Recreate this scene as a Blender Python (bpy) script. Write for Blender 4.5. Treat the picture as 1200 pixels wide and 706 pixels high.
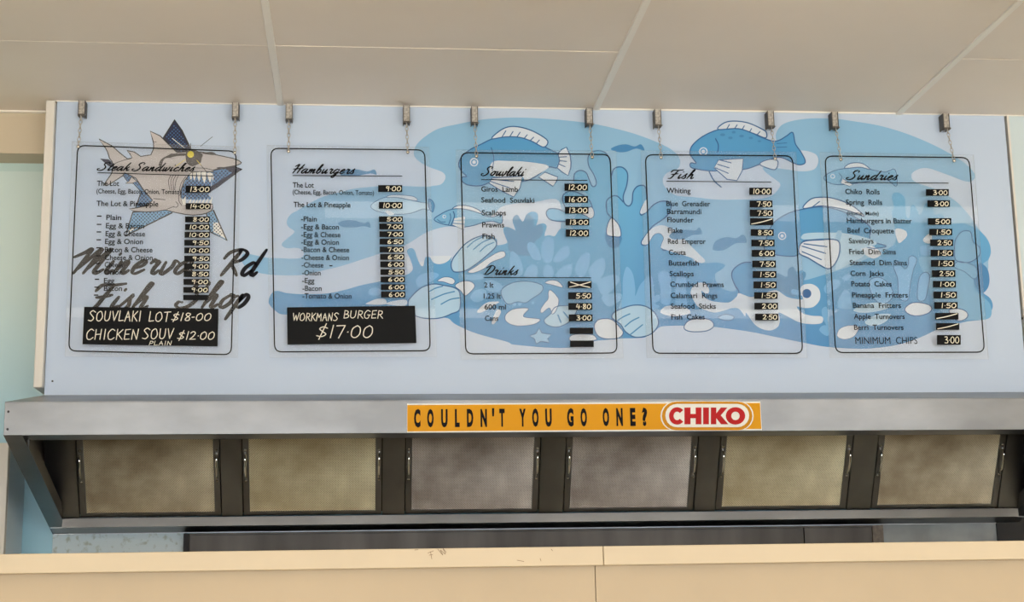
import bpy, bmesh, math, random
from mathutils import Vector, Matrix
from mathutils.geometry import tessellate_polygon
random.seed(7)
sc = bpy.context.scene
for o in list(bpy.data.objects): bpy.data.objects.remove(o)
# ---------------------------------------------------------------- camera
CAM = Vector((1.1215, -5.5918, 1.6))
FOC = 1802.1
yaw, pitch, roll = 0.100808, 0.200751, -0.017407
cf = Vector((math.sin(yaw)*math.cos(pitch), math.cos(yaw)*math.cos(pitch), math.sin(pitch)))
r0 = Vector((math.cos(yaw), -math.sin(yaw), 0)); u0 = r0.cross(cf)
cr = math.cos(roll)*r0 + math.sin(roll)*u0
cu = -math.sin(roll)*r0 + math.cos(roll)*u0
cd = bpy.data.cameras.new('camera'); cam = bpy.data.objects.new('camera', cd)
sc.collection.objects.link(cam); sc.camera = cam
cd.sensor_width = 36; cd.lens = FOC/1200*36; cd.clip_start = 0.05
cam.matrix_world = Matrix(((cr.x, cu.x, -cf.x, CAM.x), (cr.y, cu.y, -cf.y, CAM.y), (cr.z, cu.z, -cf.z, CAM.z), (0, 0, 0, 1)))
# ---------------------------------------------------------------- light and exposure
sc.view_settings.view_transform = 'Standard'; sc.view_settings.look = 'None'
sc.view_settings.gamma = 1; sc.view_settings.exposure = 0.35
w = bpy.data.worlds.new('daylight'); sc.world = w; w.use_nodes = True
bg = w.node_tree.nodes['Background']; bg.inputs[0].default_value = (0.86, 0.93, 1.0, 1); bg.inputs[1].default_value = 4.5
sd = bpy.data.lights.new('sun', 'SUN'); sun = bpy.data.objects.new('sun', sd); sc.collection.objects.link(sun)
sd.energy = 13; sd.angle = .02; sd.color = (1, .93, .82); sun.rotation_euler = (math.radians(55), 0, math.radians(-14))
LAMP = 2.2
# ---------------------------------------------------------------- materials
def lin(c): return tuple(((v/255)/12.92 if v/255 <= .04045 else ((v/255+.055)/1.055)**2.4) for v in c)
MT = {}
def mat(name, rgb, rough=.5, metal=0, var=0, scale=20, stretch=None, bump=0, spec=.5, rgb2=None, emit=None, detail=4, lo=.35, hi=.65):
    if name in MT: return MT[name]
    m = bpy.data.materials.new(name); m.use_nodes = True; nt = m.node_tree; b = nt.nodes['Principled BSDF']
    c = lin(rgb); b.inputs['Base Color'].default_value = (*c, 1)
    b.inputs['Roughness'].default_value = rough; b.inputs['Metallic'].default_value = metal
    b.inputs['Specular IOR Level'].default_value = spec
    if emit: b.inputs['Emission Color'].default_value = (*c, 1); b.inputs['Emission Strength'].default_value = emit
    if var or rgb2:
        tc = nt.nodes.new('ShaderNodeTexCoord'); mp = nt.nodes.new('ShaderNodeMapping'); n = nt.nodes.new('ShaderNodeTexNoise')
        nt.links.new(tc.outputs['Object'], mp.inputs[0]); nt.links.new(mp.outputs[0], n.inputs['Vector'])
        mp.inputs['Scale'].default_value = stretch or (1, 1, 1)
        n.inputs['Scale'].default_value = scale; n.inputs['Detail'].default_value = detail
        cr_ = nt.nodes.new('ShaderNodeValToRGB'); nt.links.new(n.outputs[0], cr_.inputs[0])
        e = cr_.color_ramp.elements; e[0].position = lo; e[1].position = hi
        if rgb2: e[0].color = (*lin(rgb2), 1)
        else: e[0].color = tuple(v*(1-var) for v in c)+(1,)
        e[1].color = (*c, 1)
        nt.links.new(cr_.outputs[0], b.inputs['Base Color'])
        if bump:
            bp = nt.nodes.new('ShaderNodeBump'); bp.inputs['Strength'].default_value = bump; bp.inputs['Distance'].default_value = .002
            nt.links.new(n.outputs[0], bp.inputs['Height']); nt.links.new(bp.outputs[0], b.inputs['Normal'])
    MT[name] = m; return m
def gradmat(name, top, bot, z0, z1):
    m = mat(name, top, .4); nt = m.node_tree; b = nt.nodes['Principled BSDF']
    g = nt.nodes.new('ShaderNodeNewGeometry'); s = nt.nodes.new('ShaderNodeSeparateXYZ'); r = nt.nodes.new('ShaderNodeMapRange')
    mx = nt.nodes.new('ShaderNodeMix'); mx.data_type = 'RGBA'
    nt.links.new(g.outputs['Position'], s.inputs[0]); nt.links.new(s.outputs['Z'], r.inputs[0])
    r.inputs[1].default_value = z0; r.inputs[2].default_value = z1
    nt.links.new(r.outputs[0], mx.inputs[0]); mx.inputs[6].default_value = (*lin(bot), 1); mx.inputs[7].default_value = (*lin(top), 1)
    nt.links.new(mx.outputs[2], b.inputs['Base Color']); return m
mat('ceiling_paint', (240, 228, 214), .55, var=.05, scale=1.5)
mat('ceiling_trim', (246, 240, 230), .5)
mat('wall_green', (190, 212, 206), .6, var=.05, scale=2)
mat('wall_blue', (140, 190, 205), .55, var=.08, scale=3)
mat('wall_grey_blue', (208, 222, 226), .55, rgb2=(170, 180, 172), scale=45, lo=.3, hi=.45)  # base lightened to make up for light the hood blocks
mat('panel_white', (192, 207, 228), .42, var=.04, scale=1.2)
mat('plain_panel', (204, 218, 222), .5, var=.04, scale=1.5)
mat('cream_paint', (226, 220, 210), .5, var=.08, scale=25, stretch=(1, 1, .1))
mat('beige_laminate', (172, 157, 131), .45, var=.06, scale=3)  # counter beiges, here and below, toned down against sunlight bounced off the floor
mat('beige_front', (157, 140, 113), .5, var=.07, scale=2.5)
mat('dark_gap', (40, 38, 38), .7)
mat('steel', (128, 129, 130), .33, 1, var=.3, scale=3, stretch=(1, 1, 2), detail=8)
mat('steel_dark', (156, 156, 156), .33, 1, var=.3, scale=4, detail=6)
mat('steel_bright', (205, 200, 190), .22, 1)
mat('splash_steel', (78, 74, 70), .42, 1, var=.4, scale=5, stretch=(2, 1, .3))  # base colour darkened for the gloom beneath the hood
mat('chrome', (235, 233, 228), .1, 1)
mat('zinc', (205, 198, 188), .4, .9, var=.4, scale=120)
mat('bracket_edge', (92, 86, 80), .5, .6)
mat('black_ink', (14, 14, 16), .5, spec=.12)
mat('heading_ink', (16, 16, 20), .5, spec=.12)
mat('faded_ink', (28, 28, 34), .5, spec=.1)
mat('tag_black', (12, 13, 15), .5, spec=.12)
mat('chalk', (238, 232, 215), .7)
mat('chalk_cream', (242, 236, 212), .7)
mat('tube_glow', (255, 246, 232), .5, emit=LAMP)
mat('floor_tile', (236, 226, 210), .35, var=.1, scale=3)
mat('room_wall', (215, 213, 205), .6)
mat('pavement', (190, 186, 176), .8)
mat('sign_yellow', (216, 150, 4), .45, spec=.15); mat('sign_ochre', (196, 132, 6), .45, spec=.15); mat('sign_white', (222, 220, 210), .35)
mat('sign_red', (178, 20, 22), .45, spec=.15); mat('sign_black', (12, 10, 10), .5, spec=.1)
mat('glass_brown', (90, 80, 74), .2)
mat('cabinet_side', (214, 226, 232), .5)
# filter metals: expanded aluminium; mesh_b yellowed and lightened to carry reflected light
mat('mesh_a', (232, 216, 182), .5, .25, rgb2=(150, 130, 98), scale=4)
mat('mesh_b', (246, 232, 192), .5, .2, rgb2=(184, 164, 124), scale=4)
mat('mesh_c', (236, 224, 212), .5, .25, rgb2=(150, 136, 124), scale=4)
mat('mesh_back', (54, 47, 38), .6, .2, var=.4, scale=8)
# clear acrylic
def acrylic(name, haze, hc, tint=(.97, .985, .99)):
    m = bpy.data.materials.new(name); m.use_nodes = True; nt = m.node_tree; N = nt.nodes; N.remove(N['Principled BSDF'])
    t = N.new('ShaderNodeBsdfTransparent'); t.inputs[0].default_value = (*tint, 1)
    d = N.new('ShaderNodeBsdfDiffuse'); d.inputs[0].default_value = (*lin(hc), 1)
    g = N.new('ShaderNodeBsdfGlossy'); g.inputs['Roughness'].default_value = 0
    fr = N.new('ShaderNodeFresnel'); fr.inputs[0].default_value = 1.36
    a = N.new('ShaderNodeMixShader'); a.inputs[0].default_value = haze
    b = N.new('ShaderNodeMixShader')
    nt.links.new(t.outputs[0], a.inputs[1]); nt.links.new(d.outputs[0], a.inputs[2])
    nt.links.new(fr.outputs[0], b.inputs[0]); nt.links.new(a.outputs[0], b.inputs[1]); nt.links.new(g.outputs[0], b.inputs[2])
    nt.links.new(b.outputs[0], N['Material Output'].inputs[0]); MT[name] = m
acrylic('acrylic', .03, (245, 245, 245), (.995, .998, 1)); acrylic('acrylic_edge', .25, (235, 240, 245), (.88, .92, .94))
# print inks
INK = {'P': (136, 182, 216), 'p': (168, 202, 226), 'M': (112, 172, 212), 'L': (114, 174, 220), 'S': (84, 142, 188), 'F': (76, 150, 200),
       'D': (62, 130, 184), 'W': (206, 216, 228), 'O': (38, 94, 150), 'G': (196, 189, 188), 'K': (40, 38, 42), 'N': (28, 34, 66),
       'B': (84, 128, 176), 'b': (120, 168, 206), 'g': (72, 66, 66), 'Y': (226, 208, 60), 'w': (238, 236, 228), 'f': (66, 112, 160)}
for k, c in INK.items(): mat('ink_'+k, c, .42)
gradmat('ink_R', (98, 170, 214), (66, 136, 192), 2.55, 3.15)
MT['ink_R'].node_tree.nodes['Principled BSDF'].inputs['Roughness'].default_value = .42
# ---------------------------------------------------------------- helpers
C = sc.collection
def ray(x, y): return cf + cr*((x-600)/FOC) - cu*((y-353)/FOC)
def onY(x, y, Y):
    a = ray(x, y); return CAM + a*((Y-CAM.y)/a.y)
def tag(o, label=None, cat=None, group=None, kind=None):
    if label: o['label'] = label
    if cat: o['category'] = cat
    if group: o['group'] = group
    if kind: o['kind'] = kind
    return o
def empty(name, loc, label, cat, group=None):
    o = bpy.data.objects.new(name, None); C.objects.link(o); o.location = loc; o.empty_display_size = .05
    return tag(o, label, cat, group)
class MB:
    def __init__(s): s.v = []; s.f = []; s.m = []; s.mats = []
    def mi(s, m):
        if m not in s.mats: s.mats.append(m)
        return s.mats.index(m)
    def poly(s, pts, m): 
        i = len(s.v); s.v += [tuple(p) for p in pts]; s.f.append(tuple(range(i, i+len(pts)))); s.m.append(s.mi(m))
    def tris(s, pts, tr, m):
        i = len(s.v); s.v += [tuple(p) for p in pts]; k = s.mi(m)
        for t in tr: s.f.append(tuple(i+j for j in t)); s.m.append(k)
    def hexa(s, p, m):   # 8 corners: bottom 0-3, top 4-7
        i = len(s.v); s.v += [tuple(q) for q in p]; k = s.mi(m)
        for t in ((3, 2, 1, 0), (4, 5, 6, 7), (0, 1, 5, 4), (1, 2, 6, 5), (2, 3, 7, 6), (3, 0, 4, 7)):
            s.f.append(tuple(i+j for j in t)); s.m.append(k)
    def box(s, a, b, m):
        x0, y0, z0 = a; x1, y1, z1 = b
        s.hexa([(x0, y0, z0), (x1, y0, z0), (x1, y1, z0), (x0, y1, z0), (x0, y0, z1), (x1, y0, z1), (x1, y1, z1), (x0, y1, z1)], m)
    def prism_x(s, prof, x0, x1, m):     # prof: list of (y,z)
        n = len(prof); i = len(s.v); k = s.mi(m)
        s.v += [(x0, y, z) for y, z in prof]+[(x1, y, z) for y, z in prof]
        s.f.append(tuple(i+j for j in range(n))); s.m.append(k); s.f.append(tuple(i+n+j for j in reversed(range(n)))); s.m.append(k)
        for j in range(n):
            q = (j+1) % n; s.f.append((i+j, i+n+j, i+n+q, i+q)); s.m.append(k)
    def slab(s, q, d, m, me=None):       # quad q extruded by vector d, edges in me
        d = Vector(d); b = [Vector(p)+d for p in q]; s.poly(q, m); s.poly(list(reversed(b)), m)
        for j in range(len(q)):
            k = (j+1) % len(q); s.poly([q[j], b[j], b[k], q[k]], me or m)
    def tube(s, pts, r, m, n=8, closed=False):
        pts = [Vector(p) for p in pts]; L = len(pts); i = len(s.v); k = s.mi(m)
        up = Vector((0.13, 1, 0.07)).normalized()
        for a in range(L):
            t = (pts[(a+1) % L]-pts[a-1]) if closed else (pts[min(a+1, L-1)]-pts[max(a-1, 0)])
            t.normalize(); x = t.cross(up)
            if x.length < .1: x = t.cross(Vector((1, 0, 0)))
            x.normalize(); y = t.cross(x)
            for b in range(n):
                an = 2*math.pi*b/n; s.v.append(tuple(pts[a]+x*(r*math.cos(an))+y*(r*math.sin(an))))
        for a in range(L if closed else L-1):
            a2 = (a+1) % L
            for b in range(n):
                b2 = (b+1) % n; s.f.append((i+a*n+b, i+a*n+b2, i+a2*n+b2, i+a2*n+b)); s.m.append(k)
        if not closed:
            s.f.append(tuple(i+b for b in range(n))); s.m.append(k)
            s.f.append(tuple(i+(L-1)*n+b for b in reversed(range(n)))); s.m.append(k)
    def ball(s, c, r, m, n=8, sy=1):
        i = len(s.v); k = s.mi(m); R = n//2
        for a in range(R+1):
            ph = math.pi*a/R
            for b in range(n):
                th = 2*math.pi*b/n; s.v.append((c[0]+r*math.sin(ph)*math.cos(th), c[1]+sy*r*math.cos(ph), c[2]+r*math.sin(ph)*math.sin(th)))
        for a in range(R):
            for b in range(n):
                b2 = (b+1) % n; s.f.append((i+a*n+b, i+a*n+b2, i+(a+1)*n+b2, i+(a+1)*n+b)); s.m.append(k)
    def build(s, name, parent=None, smooth=False, bevel=0, **kw):
        me = bpy.data.meshes.new(name)
        o = bpy.data.objects.new(name, me); C.objects.link(o)
        off = Vector((0, 0, 0))
        if parent is not None:
            o.parent = parent
            p = parent
            while p is not None: off += p.location; p = p.parent
        me.from_pydata([tuple(Vector(v)-off) for v in s.v], [], s.f)
        for m in s.mats: me.materials.append(MT[m])
        me.polygons.foreach_set('material_index', s.m)
        bm = bmesh.new(); bm.from_mesh(me)
        bmesh.ops.recalc_face_normals(bm, faces=bm.faces) if not kw.pop('flat', False) else None
        bm.to_mesh(me); bm.free()
        if smooth: me.polygons.foreach_set('use_smooth', [True]*len(me.polygons))
        if bevel:
            md = o.modifiers.new('bevel', 'BEVEL'); md.width = bevel; md.segments = 2; md.limit_method = 'ANGLE'
        me.update(); return tag(o, **kw)
def smoothp(p, closed=True, n=5):
    out = []; L = len(p)
    for i in range(L if closed else L-1):
        g = (lambda k: p[k % L]) if closed else (lambda k: p[max(0, min(L-1, k))])
        a, b, c, d = g(i-1), g(i), g(i+1), g(i+2)
        for k in range(n):
            t = k/n; t2 = t*t; t3 = t2*t
            out.append(tuple(.5*(2*b[j]+(c[j]-a[j])*t+(2*a[j]-5*b[j]+4*c[j]-d[j])*t2+(3*b[j]-a[j]-3*c[j]+d[j])*t3) for j in (0, 1)))
    if not closed: out.append(p[-1])
    return out
def ribbon(mb, p, wf, m, T, closed=False, caps=True):
    """flat ribbon through 2D points; wf(direction angle) -> half width; T maps 2D to 3D"""
    L = len(p); lft = []; rgt = []
    for i in range(L):
        a = p[i-1] if (closed or i > 0) else p[0]; b = p[(i+1) % L] if (closed or i < L-1) else p[-1]
        dx, dy = b[0]-a[0], b[1]-a[1]; l = math.hypot(dx, dy) or 1e-6; h = wf(math.atan2(dy, dx), i/(L-1 or 1))
        nx, ny = -dy/l*h, dx/l*h
        lft.append(T(p[i][0]+nx, p[i][1]+ny)); rgt.append(T(p[i][0]-nx, p[i][1]-ny))
    for i in range(L if closed else L-1):
        j = (i+1) % L; mb.poly([lft[i], rgt[i], rgt[j], lft[j]], m)
    if not closed and caps:
        for q in (0, L-1):
            h = wf(0.8, q/(L-1 or 1)); mb.poly([T(p[q][0]+h*math.cos(k*math.pi/3), p[q][1]+h*math.sin(k*math.pi/3)) for k in range(6)], m)
def fillpoly(mb, p, m, T):
    tr = tessellate_polygon([[Vector((a, b, 0)) for a, b in p]]); mb.tris([T(a, b) for a, b in p], tr, m)
def inside(x, y, p):
    c = False; j = len(p)-1
    for i in range(len(p)):
        if (p[i][1] > y) != (p[j][1] > y) and x < (p[j][0]-p[i][0])*(y-p[i][1])/(p[j][1]-p[i][1])+p[i][0]: c = not c
        j = i
    return c

# ---------------------------------------------------------------- setting
def one(name, parent, mat_, *boxes, bevel=0, **kw):
    mb = MB()
    for a, b in boxes: mb.box(a, b, mat_)
    return mb.build(name, parent, bevel=bevel, **kw)
ZC = 3.5; ZB = 2.395
one('floor', None, 'floor_tile', ((-2.6, -9.6, -.1), (7, .4, 0)), kind='structure')
one('wall_back', None, 'wall_blue', ((-2.6, .27, 0), (7, .4, 3.6)), kind='structure')
one('wall_left', None, 'room_wall', ((-2.7, -9.6, 0), (-2.6, .4, 3.6)), kind='structure')
one('wall_right', None, 'room_wall', ((7, -9.6, 0), (7.1, .4, 3.6)), kind='structure')
wf_ = MB()
wf_.box((-2.6, -9.7, 0), (7, -9.6, .35), 'room_wall'); wf_.box((-2.6, -9.7, 3.1), (7, -9.6, 3.6), 'room_wall')
for x in (-2.6, .6, 3.8, 6.88): wf_.box((x, -9.7, .35), (x+.12, -9.6, 3.1), 'room_wall')
wf_.build('wall_front', None, kind='structure')
one('pavement', None, 'pavement', ((-14, -22, -.25), (18, -9.7, -.12)), kind='structure')
# ceiling: sheets with seams, cover strips
ceil = one('ceiling', None, 'dark_gap', ((-2.6, -9.6, ZC+.012), (7, .27, ZC+.1)), kind='structure')
ys = [.13, -.612, -3.01, -5.41, -7.81, -9.6]; xs = [-2.6, -1.58, -.378, .822, 2.024, 3.224, 4.424, 5.624, 7]
for i in range(len(xs)-1):
    for j in range(len(ys)-1):
        one('ceiling_sheet', ceil, 'ceiling_paint', ((xs[i]+.001, ys[j+1]+.002, ZC+random.uniform(-.0015, .0015)), (xs[i+1]-.001, ys[j]-.002, ZC+.012)))
for x in xs[1:-1]:
    mb = MB(); mb.hexa([(x-.010, -9.6, ZC-.006), (x+.012, -9.6, ZC-.006), (x+.012, .13, ZC-.006), (x-.010, .13, ZC-.006),
                        (x-.013, -9.6, ZC), (x+.013, -9.6, ZC), (x+.013, .13, ZC), (x-.013, .13, ZC)], 'ceiling_trim')
    mb.build('cover_strip', ceil)
one('trim_1', None, 'ceiling_trim', ((-2.6, .115, ZC-.007), (-.036, .135, ZC+.002)), kind='structure')
mat('beam_paint', (200, 184, 158), .55)
one('trim_2', None, 'beam_paint', ((-2.6, .135, 3.335), (-.036, .27, ZC+.01)), kind='structure', label='beige boxed beam over green wall')
one('trim_3', None, 'wall_green', ((-2.6, .262, 3.3), (-.036, .275, 3.334)), kind='structure')
one('trim_4', None, 'ceiling_trim', ((-.036, -.006, ZC-.004), (7, .0, ZC+.001)), kind='structure')
# upper part of the back wall left of the bulkhead is pale green, fading into blue: paint on a thin lining sheet
gradmat('lining_paint', (204, 220, 214), (160, 206, 222), 2.1, 2.9)
one('wall_lining', None, 'lining_paint', ((-2.6, .258, 0), (.0, .27, 3.3)), kind='structure')
one('wall_patch', None, 'wall_grey_blue', ((.0, .2625, 0), (.477, .27, 2.1)), kind='structure')
mat('shade_darkened_wall', (158, 162, 162), .6, var=.25, scale=8)  # grey lowered to paint in the shade on the wall's right part
one('wall_patch', None, 'shade_darkened_wall', ((3.14, .2625, 0), (3.60, .27, 2.1)), kind='structure')
one('wall_patch', None, 'dark_gap', ((3.60, .255, 0), (4.2, .27, 2.0)), kind='structure')
sp = one('splashback', None, 'splash_steel', ((.50, .235, .95), (2.82, .262, 1.905)), kind=None)
tag(sp, 'dark stainless splashback panel on wall under the hood', 'splashback')
one('panel_sheet', sp, 'splash_steel', ((2.824, .235, .95), (3.09, .26, 1.912)))
one('edge_strip', sp, 'dark_gap', ((.478, .23, .95), (.499, .262, 1.911)))
mat('stained', (128, 116, 104), .6, var=.4, scale=60)
one('stained_strip', sp, 'stained', ((3.093, .232, .95), (3.135, .262, 1.912)))
one('ledge', sp, 'splash_steel', ((.50, .222, 1.905), (3.09, .262, 1.911)))

# ---------------------------------------------------------------- bulkhead mural panel
panel = empty('mural_panel', (1.83, 0, ZB), 'long pale blue bulkhead panel printed with shark, shop lettering and blue sea life', 'mural')
one('board', panel, 'panel_white', ((0, 0, ZB), (3.655, .02, ZC)))
one('screw_hole', panel, 'dark_gap', ((onY(61.5, 447, 0).x-.003, -.001, onY(61.5, 447, 0).z-.003), (onY(61.5, 447, 0).x+.003, .001, onY(61.5, 447, 0).z+.003)))
tag(one('corner_post', None, 'cream_paint', ((-.034, -.03, 2.418), (-.002, .262, ZC-.008)), bevel=.004),
    'white painted vertical corner post at left end of the mural panel', 'post')
one('backing_batten', panel, 'dark_gap', ((-.001, .004, ZB), (.0, .03, ZC)))
pp = empty('plain_bulkhead_panel', (5, 0, ZB), 'plain pale grey green bulkhead panel right of the mural panel', 'panel')
one('board', pp, 'plain_panel', ((3.672, 0, ZB), (7, .02, ZC)))
one('joint_strip', pp, 'cream_paint', ((3.664, -.004, ZB), (3.672, .02, ZC)))
one('screw', pp, 'dark_gap', ((onY(1198, 373.5, 0).x-.004, -.003, onY(1198, 373.5, 0).z-.004), (onY(1198, 373.5, 0).x+.004, .001, onY(1198, 373.5, 0).z+.004)))
one('bulkhead_top_cap', panel, 'panel_white', ((0, .02, ZB), (3.655, .262, ZB+.02)))

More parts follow.
